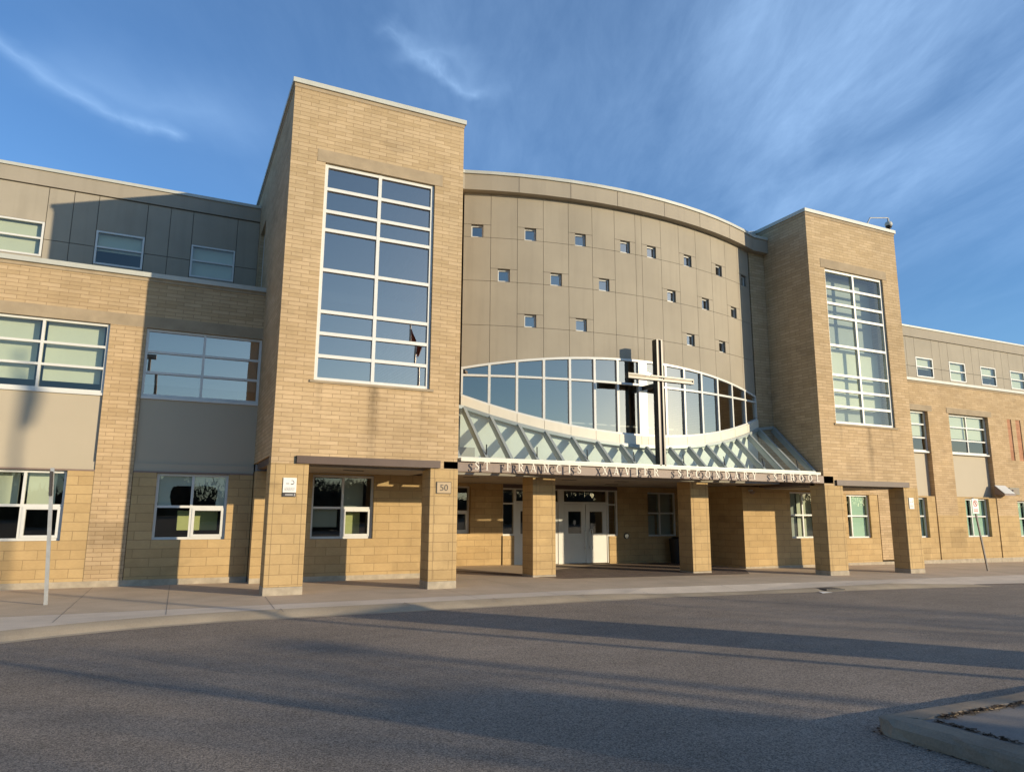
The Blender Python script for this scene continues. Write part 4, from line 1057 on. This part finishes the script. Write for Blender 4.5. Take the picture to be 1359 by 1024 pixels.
# ------------------------------------------------------------------ small things on the building
q = thing('number_plaque', 'square cast stone plaque with the number 50 on an entrance pillar', 'plaque', (5.6, 15.29, 2.08))
m1 = MB(); m1.box(5.44, 5.77, 15.268, 15.29, 2.075, 2.315); m1.build('plate', 'stone', q, bevel=.006)
m1 = MB()
for a, b, c, e in ((5.43, 5.78, 2.063, 2.073), (5.43, 5.78, 2.317, 2.327), (5.428, 5.438, 2.07, 2.32), (5.772, 5.782, 2.07, 2.32)): m1.box(a, b, 15.275, 15.29, c, e)
m1.build('border', 'dark_joint', q)
text_mesh('50', .2, 'numerals', 'dark_joint', q, (5.605, 15.265, 2.19), .004)
def notice(x, y, z0, w_, h_, label, dark):
    t = thing('notice_sign', label, 'sign', (x, y, z0))
    m1 = MB(); m1.box(x, x + w_, y - .02, y - .001, z0, z0 + h_); m1.build('plate', 'white', t, bevel=.004)
    m1 = MB(); yy = y - .0225
    # small camera pictogram and lines of print
    m1.box(x + w_ * .22, x + w_ * .46, yy, y - .02, z0 + h_ * .58, z0 + h_ * .62)
    c = (x + w_ * .66, z0 + h_ * .68)
    for k in range(14):
        a0, a1 = R(-110 + k * 16), R(-94 + k * 16); r0, r1 = w_ * .13, w_ * .17
        m1.prism([(c[0] + r_ * math.cos(a_), yy, c[1] + r_ * math.sin(a_)) for r_, a_ in ((r0, a0), (r1, a0), (r1, a1), (r0, a1))], (0, .0025, 0))
    m1.box(c[0] - w_ * .1, c[0] + w_ * .12, yy, y - .02, z0 + h_ * .57, z0 + h_ * .60)
    m1.build('pictogram', 'ink', t)
    m1 = MB()
    random.seed(int(x * 10))
    for r_ in range(3):
        xx = x + w_ * .12
        while xx < x + w_ * .86:
            l_ = random.uniform(.03, .09) * w_ * 2.0; m1.box(xx, min(xx + l_, x + w_ * .88), yy, y - .02, z0 + h_ * (.30 - .085 * r_), z0 + h_ * (.34 - .085 * r_)); xx += l_ + .03 * w_
    m1.build('print', 'grey_print', t)
    if dark:
        m1 = MB(); m1.box(x, x + w_, y - .02, y - .001, z0 - .085, z0 - .004); b_ = m1.build('strip', 'ink', t)
        m1 = MB(); m1.box(x + .05, x + w_ - .06, y - .0225, y - .02, z0 - .06, z0 - .03); m1.box(x + w_ - .04, x + w_ - .015, y - .0225, y - .02, z0 - .07, z0 - .02); m1.build('strip_print', 'grey_print', b_)
notice(2.12, 15.29, 2.03, .265, .30, 'white notice with black strip below on the leftmost entrance pillar', True)
notice(21.29, 15.29, 1.85, .22, .35, 'small white notice on the rightmost entrance pillar', False)
# round push plate by the doors
t = thing('door_opener', 'round door opener button on the wall right of the entrance doors', 'door opener', (14.85, YD, .87))
m1 = MB(); m1.tube((14.83, YD - .035, .88), (14.83, YD - .001, .88), .105, n=24); m1.build('housing', 'black', t)
m1 = MB(); m1.tube((14.83, YD - .045, .88), (14.83, YD - .036, .88), .075, n=24); m1.build('button', 'chrome', t)
# wall camera under canopy
YB = YBR
t = thing('security_camera', 'small dome camera on the shaded wall beside the right tower porch', 'camera', (17.5, YB, 2.38))
m1 = MB(); m1.box(17.46, 17.58, YB - .10, YB - .001, 2.40, 2.46); m1.build('mount', 'frame', t)
me_ = MB()
for k in range(6):
    a0, a1 = R(k * 15), R(k * 15 + 15); me_.tube((17.52, YB - .12, 2.40 - .09 * math.sin(a0)), (17.52, YB - .12, 2.40 - .09 * math.sin(a1)), .09 * math.cos(a0), .09 * math.cos(a1) + .001, n=14, cap=(k == 0))
me_.build('dome', 'steel_pink', t, smooth=True)
# roof-mast camera
t = thing('mast_camera', 'dome camera hanging from a bent arm on top of the right tower', 'camera', (20.95, 15.75, 11.26))
m1 = MB()
pts = [(20.80, 15.7, 11.2), (21.20, 15.7, 11.78), (22.10, 15.7, 11.95), (22.17, 15.7, 11.90)]
for a, b in zip(pts[:-1], pts[1:]): m1.tube(a, b, .022, n=8)
m1.tube((22.14, 15.7, 11.95), (22.14, 15.7, 11.78), .035, n=8); m1.build('arm', 'galv', t)
m1 = MB(); prof_ = [(.04, 11.82), (.10, 11.79), (.125, 11.74), (.125, 11.70), (.11, 11.66)]
for (r0, z0), (r1, z1) in zip(prof_[:-1], prof_[1:]): m1.tube((22.14, 15.7, z0), (22.14, 15.7, z1), r0, r1, 16, False)
m1.build('housing', 'cap', t, smooth=True)
m1 = MB(); prof_ = [(.11, 11.665), (.10, 11.61), (.07, 11.57), (.02, 11.515)]
for (r0, z0), (r1, z1) in zip(prof_[:-1], prof_[1:]): m1.tube((22.14, 15.7, z0), (22.14, 15.7, z1), r0, r1, 16, z1 < 11.52)
m1.build('dome', 'bin', t, smooth=True)
# wall light and vent on right wing
t = thing('wall_light', 'wedge shaped wall light on brick at the right edge', 'wall light', (32.1, WR, 2.55))
m1 = MB(); m1.prism([(31.72, WR - .002, 2.92), (31.72, WR - .002, 2.54), (31.72, WR - .42, 2.50), (31.72, WR - .40, 2.56)], (.75, 0, 0)); m1.build('housing', 'steel_pink', t)
m1 = MB(); m1.hexa([(31.73, WR - .405, 2.575), (32.46, WR - .405, 2.575), (32.46, WR - .02, 2.93), (31.73, WR - .02, 2.93)], [(31.73, WR - .412, 2.583), (32.46, WR - .412, 2.583), (32.46, WR - .025, 2.94), (31.73, WR - .025, 2.94)]); m1.build('cover', 'frame', t)
t = thing('wall_vent', 'olive framed vent plate on brick beside the wedge wall light', 'vent', (33.0, WR, 2.6))
m1 = MB(); m1.box(32.72, 33.42, WR - .05, WR - .001, 2.56, 2.86); m1.build('plate', 'vent', t, bevel=.01)
m1 = MB()
for k in range(3): m1.box(32.80, 33.34, WR - .062, WR - .051, 2.62 + k * .07, 2.655 + k * .07)
m1.build('louvre', 'steel_pink', t)
m1 = MB(); m1.tube((32.66, WR - .03, 2.62), (32.66, WR - .22, 2.74), .03, n=8); m1.build('conduit', 'bin', t)

# ------------------------------------------------------------------ things on the pavement
t = thing('sign_post', 'slim galvanised post with its sign seen edge on, at the left of the pavement', 'sign post', (-1.77, 15.35, 0))
m1 = MB(); x0, y0 = -1.775, 15.35; tip = (-1.915, 15.35, 2.40)
m1.bar((x0, y0, -.02), tip, .062, .032, (0, 1, 0)); m1.build('pole', 'galv', t)
m1 = MB(); m1.bar((-1.883, 15.29, 1.90), (-1.908, 15.29, 2.33), .035, .30, (0, 1, .0)); pl_ = m1.build('sign_panel', 'ink', t)
m1 = MB()
for k in range(5): m1.tube((-1.93, 15.30, 1.95 + k * .09), (-1.87, 15.30, 1.95 + k * .09), .012, n=6)
m1.build('bolt', 'galv', pl_)
t = thing('no_parking_sign', 'leaning post with a white no parking sign before the right wing', 'sign post', (25.2, 15.5, -.17))
y0 = 15.4
m1 = MB(); m1.bar((25.14, y0, g(25) - .02), (24.72, y0, 2.25), .06, .04, (0, 1, 0)); m1.build('pole', 'pole_brown', t)
m1 = MB(); xs0, xs1, z0, z1 = 24.60, 24.94, 1.72, 2.22; yy = y0 - .045
m1.box(xs0, xs1, yy, yy + .012, z0, z1); sp2 = m1.build('sign_panel', 'white', t, bevel=.004)
m1 = MB(); c = ((xs0 + xs1) / 2, 2.06)
for k in range(24):
    a0, a1 = R(k * 15), R(k * 15 + 15)
    m1.prism([(c[0] + r_ * math.cos(a_), yy - .003, c[1] + r_ * math.sin(a_)) for r_, a_ in ((.085, a0), (.112, a0), (.112, a1), (.085, a1))], (0, .003, 0))
m1.prism([(c[0] - .07, yy - .004, c[1] + .05), (c[0] - .05, yy - .004, c[1] + .07), (c[0] + .07, yy - .004, c[1] - .05), (c[0] + .05, yy - .004, c[1] - .07)], (0, .003, 0))
for k in range(2): m1.box(xs0 + .06, xs1 - .06, yy - .003, yy, 1.78 + k * .06, 1.81 + k * .06)
m1.build('red_ring', 'red', sp2)
text_mesh('P', .17, 'letter_mark', 'ink', sp2, (c[0], yy - .001, c[1]), .001)
t = thing('storm_drain', 'dark storm drain grate where the kerb restarts right of the entrance', 'drain', (14.9, 12.8, -.1))
m1 = MB(); x0 = 14.35
m1.box(x0, x0 + .62, 12.62, 13.12, ROAD + g(15) + .0, ROAD + g(14.4) + .032); m1.build('frame', 'bin', t)
m1 = MB()
for k in range(6): m1.box(x0 + .06 + k * .09, x0 + .11 + k * .09, 12.66, 13.08, ROAD + g(14.4) + .033, ROAD + g(14.4) + .044)
m1.build('grate', 'pole_brown', t)
m1 = MB(); zr = ROAD + g(14) + .004
m1.prism([(13.85, 12.30, zr), (14.12, 12.26, zr + .012), (14.16, 12.42, zr + .004), (13.9, 12.45, zr + .02)], (0, 0, .003))
tag(m1.build('litter_paper', 'white'), 'small scrap of white paper lying on the asphalt near the storm drain', 'litter')
t = thing('waste_bin', 'black waste bin in the shade behind the right entrance column', 'bin', (16.55, 21.2, -.08))
m1 = MB(); zb = g(16.5)
for (r0, z0), (r1, z1) in (((.24, zb), (.29, zb + .80)), ((.30, zb + .80), (.30, zb + .86))): m1.tube((16.68, 21.1, z0), (16.68, 21.1, z1), r0, r1, 20)
m1.build('body', 'bin', t, smooth=False)
m1 = MB(); m1.tube((16.68, 21.1, zb + .861), (16.68, 21.1, zb + .93), .30, .16, 20); m1.build('lid', 'bin', t)

# ------------------------------------------------------------------ what stands behind the viewer (seen in the glass or by its shadow, or added to cast one)
def flagpole(x, y, h, label, fs=1.0):
    t = thing('flagpole', label, 'flagpole', (x, y, ROAD), 'flagpoles across the drive')
    m1 = MB(); m1.tube((x, y, ROAD), (x, y, h), .085, .045, 12); m1.build('pole', 'galv', t)
    m1 = MB()
    for k in range(6):
        a0, a1 = R(-90 + k * 30), R(-60 + k * 30); m1.tube((x, y, h + .09 + .09 * math.sin(a0)), (x, y, h + .09 + .09 * math.sin(a1)), .09 * math.cos(a0) + .001, .09 * math.cos(a1) + .001, 10, False)
    m1.build('ball', 'cap', t)
    m1 = MB(); random.seed(int(x)); pr = None       # limp hanging cloth
    for k in range(13):
        z_ = h - .25 - k * .2 * fs; w_ = fs * [.1, .22, .34, .42, .46, .50, .52, .50, .46, .40, .34, .28, .16][k]
        row = [(x + .06 + w_ * (j / 6), y + .10 * math.sin(j * 2.3 + k * .25) * min(1, j), z_ - .04 * j) for j in range(7)]
        if pr:
            for j in range(6): m1.poly([pr[j], pr[j + 1], row[j + 1], row[j]])
        pr = row
    o = m1.build('flag', 'flag_red', t, weld=True); sd = o.modifiers.new('solid', 'SOLIDIFY'); sd.thickness = .01
flagpole(11.3, -5.0, 11.6, 'flagpole with limp red flag nearer the camera', .6)
flagpole(17.6, -6.0, 11.2, 'flagpole with limp red flag farther along the drive', .5)
t = thing('parking_lamp', 'tall square headed parking lot lamp post', 'lamp post', (-1.5, -10, ROAD))
m1 = MB(); m1.tube((-1.5, -10, ROAD), (-1.5, -10, 10.8), .11, .08, 12); m1.build('pole', 'pole_brown', t)
m1 = MB(); m1.box(-1.85, -1.15, -10.3, -9.7, 10.8, 11.0); m1.build('lamp_head', 'pole_brown', t)
t = thing('message_board', 'freestanding school message board slab on the island', 'sign', (14.8, -.6, ROAD))  # invented slab, out of view, casts the broad shadow on the road
ax = Vector((.773, .634, 0)); c = Vector((14.55, -.35, 0))
m1 = MB(); m1.hexa([c + ax * .72 * i + Vector((-ax.y, ax.x, 0)) * .12 * j + Vector((0, 0, zt)) for i, j in ((-1, -1), (1, -1), (1, 1), (-1, 1))], [c + ax * .72 * i + Vector((-ax.y, ax.x, 0)) * .12 * j + Vector((0, 0, 3.25)) for i, j in ((-1, -1), (1, -1), (1, 1), (-1, 1))]); m1.build('slab', 'brick', t)
def bare_tree(x, y, h, seed, label, spread=.55, depth=6):
    t = thing('bare_tree', label, 'tree', (x, y, ROAD), 'bare trees across the road')
    rnd = random.Random(seed); tk, cr = MB(), MB()
    def grow(p, d_, l_, r_, k):
        b = p + d_ * l_; (tk if k == 0 else cr).tube(p, b, r_, r_ * .7, 7 if k < 2 else 4, False)
        if k >= depth: return
        n = 3 if k < 3 else 2
        for i in range(n):
            v = Vector((rnd.uniform(-1, 1), rnd.uniform(-1, 1), rnd.uniform(-.25, .8))).normalized()
            nd = (d_ + v * spread * (1.1 if k else 1.0)).normalized()
            grow(p + d_ * l_ * rnd.uniform(.7, 1.0), nd, l_ * rnd.uniform(.62, .85), r_ * .62, k + 1)
    grow(Vector((x, y, ROAD)), Vector((0, 0, 1)), h * .28, h * .022, 0)
    tk.build('trunk', 'bark', t, smooth=True); cr.build('crown', 'bark', t)
bare_tree(19.4, -14.0, 7.4, 11, 'bare tree nearest behind the drive', depth=7)
bare_tree(22.2, -20.0, 8.0, 12, 'bare tree with wide crown by the far kerb')
bare_tree(31.8, -16.0, 8.0, 13, 'bare tree farthest along the street', depth=7)
bare_tree(6.0, -24.0, 10.0, 17, 'bare tree straight behind the viewer')
bare_tree(-12.0, -30.0, 11.0, 18, 'bare tree at the left end of the street')
t = thing('parking_lamp', 'shorter lamp post far along the street', 'lamp post', (29.1, -22.5, ROAD))
m1 = MB(); m1.tube((29.1, -22.5, ROAD), (29.1, -22.5, 7.9), .13, .10, 12); m1.build('pole', 'pole_brown', t)
m1 = MB(); m1.box(28.8, 29.4, -22.8, -22.2, 7.9, 8.1); m1.build('lamp_head', 'pole_brown', t)
def shrub(x, y, h, r_, label, seed):  # added out of view, shaped so its shadow darkens road and island
    t = thing('evergreen_shrub', label, 'shrub', (x, y, ROAD), 'clipped evergreens on the island')
    rnd = random.Random(seed)
    m1 = MB(); m1.tube((x, y, ROAD), (x, y, h * .9), .09, .02, 8); m1.build('trunk', 'bark', t)
    m1 = MB()
    for i in range(5200):
        q_ = rnd.random(); z_ = h * (.04 + .96 * q_); rr = r_ * min(1.0, 2.2 * (1.02 - q_)) ** .6 * rnd.uniform(.3, 1.05); a = rnd.random() * 6.283
        p_ = Vector((x + rr * math.cos(a), y + rr * math.sin(a), z_ + ROAD)); l_ = rnd.uniform(.12, .28)
        dv = Vector((math.cos(a), math.sin(a), rnd.uniform(-.5, .6))).normalized(); sd = dv.cross(Vector((rnd.uniform(-.5, .5), rnd.uniform(-.5, .5), 1))).normalized() * l_ * .35
        m1.poly([p_ - sd, p_ + sd, p_ + dv * l_])
    m1.build('crown', 'needle', t)
shrub(13.9, -7.4, 3.5, .8, 'dense clipped evergreen at the near edge of the island', 4)
shrub(15.2, -8.0, 3.6, .8, 'dense clipped evergreen beside the nearer one', 5)
mb = MB(); rnd = random.Random(9)
for i in range(150):        # woodland across the street
    x = -160 + i * 2.6 + rnd.uniform(-1, 1); y = -85 + rnd.uniform(-12, 12); h = rnd.uniform(4.5, 8.5)
    for k in range(360):
        a = rnd.random() * 6.28; rr = rnd.random() ** .5 * 2.6; z_ = ROAD + h * rnd.random() ** 1.5
        l_ = rnd.uniform(.7, 1.7); p_ = Vector((x + rr * math.cos(a), y + rr * math.sin(a), z_)); v = Vector((rnd.uniform(-.7, .7), rnd.uniform(-.3, .3), rnd.uniform(.2, 1))).normalized() * l_; s_ = v.cross(Vector((0, 1, 0))).normalized() * l_ * (.30 if z_ < 4.6 else .08)
        mb.poly([p_ - s_, p_ + s_, p_ + v])
tag(mb.build('far_woods', 'twigs'), 'brown leafless woodland across the street', 'woods', kind='stuff')
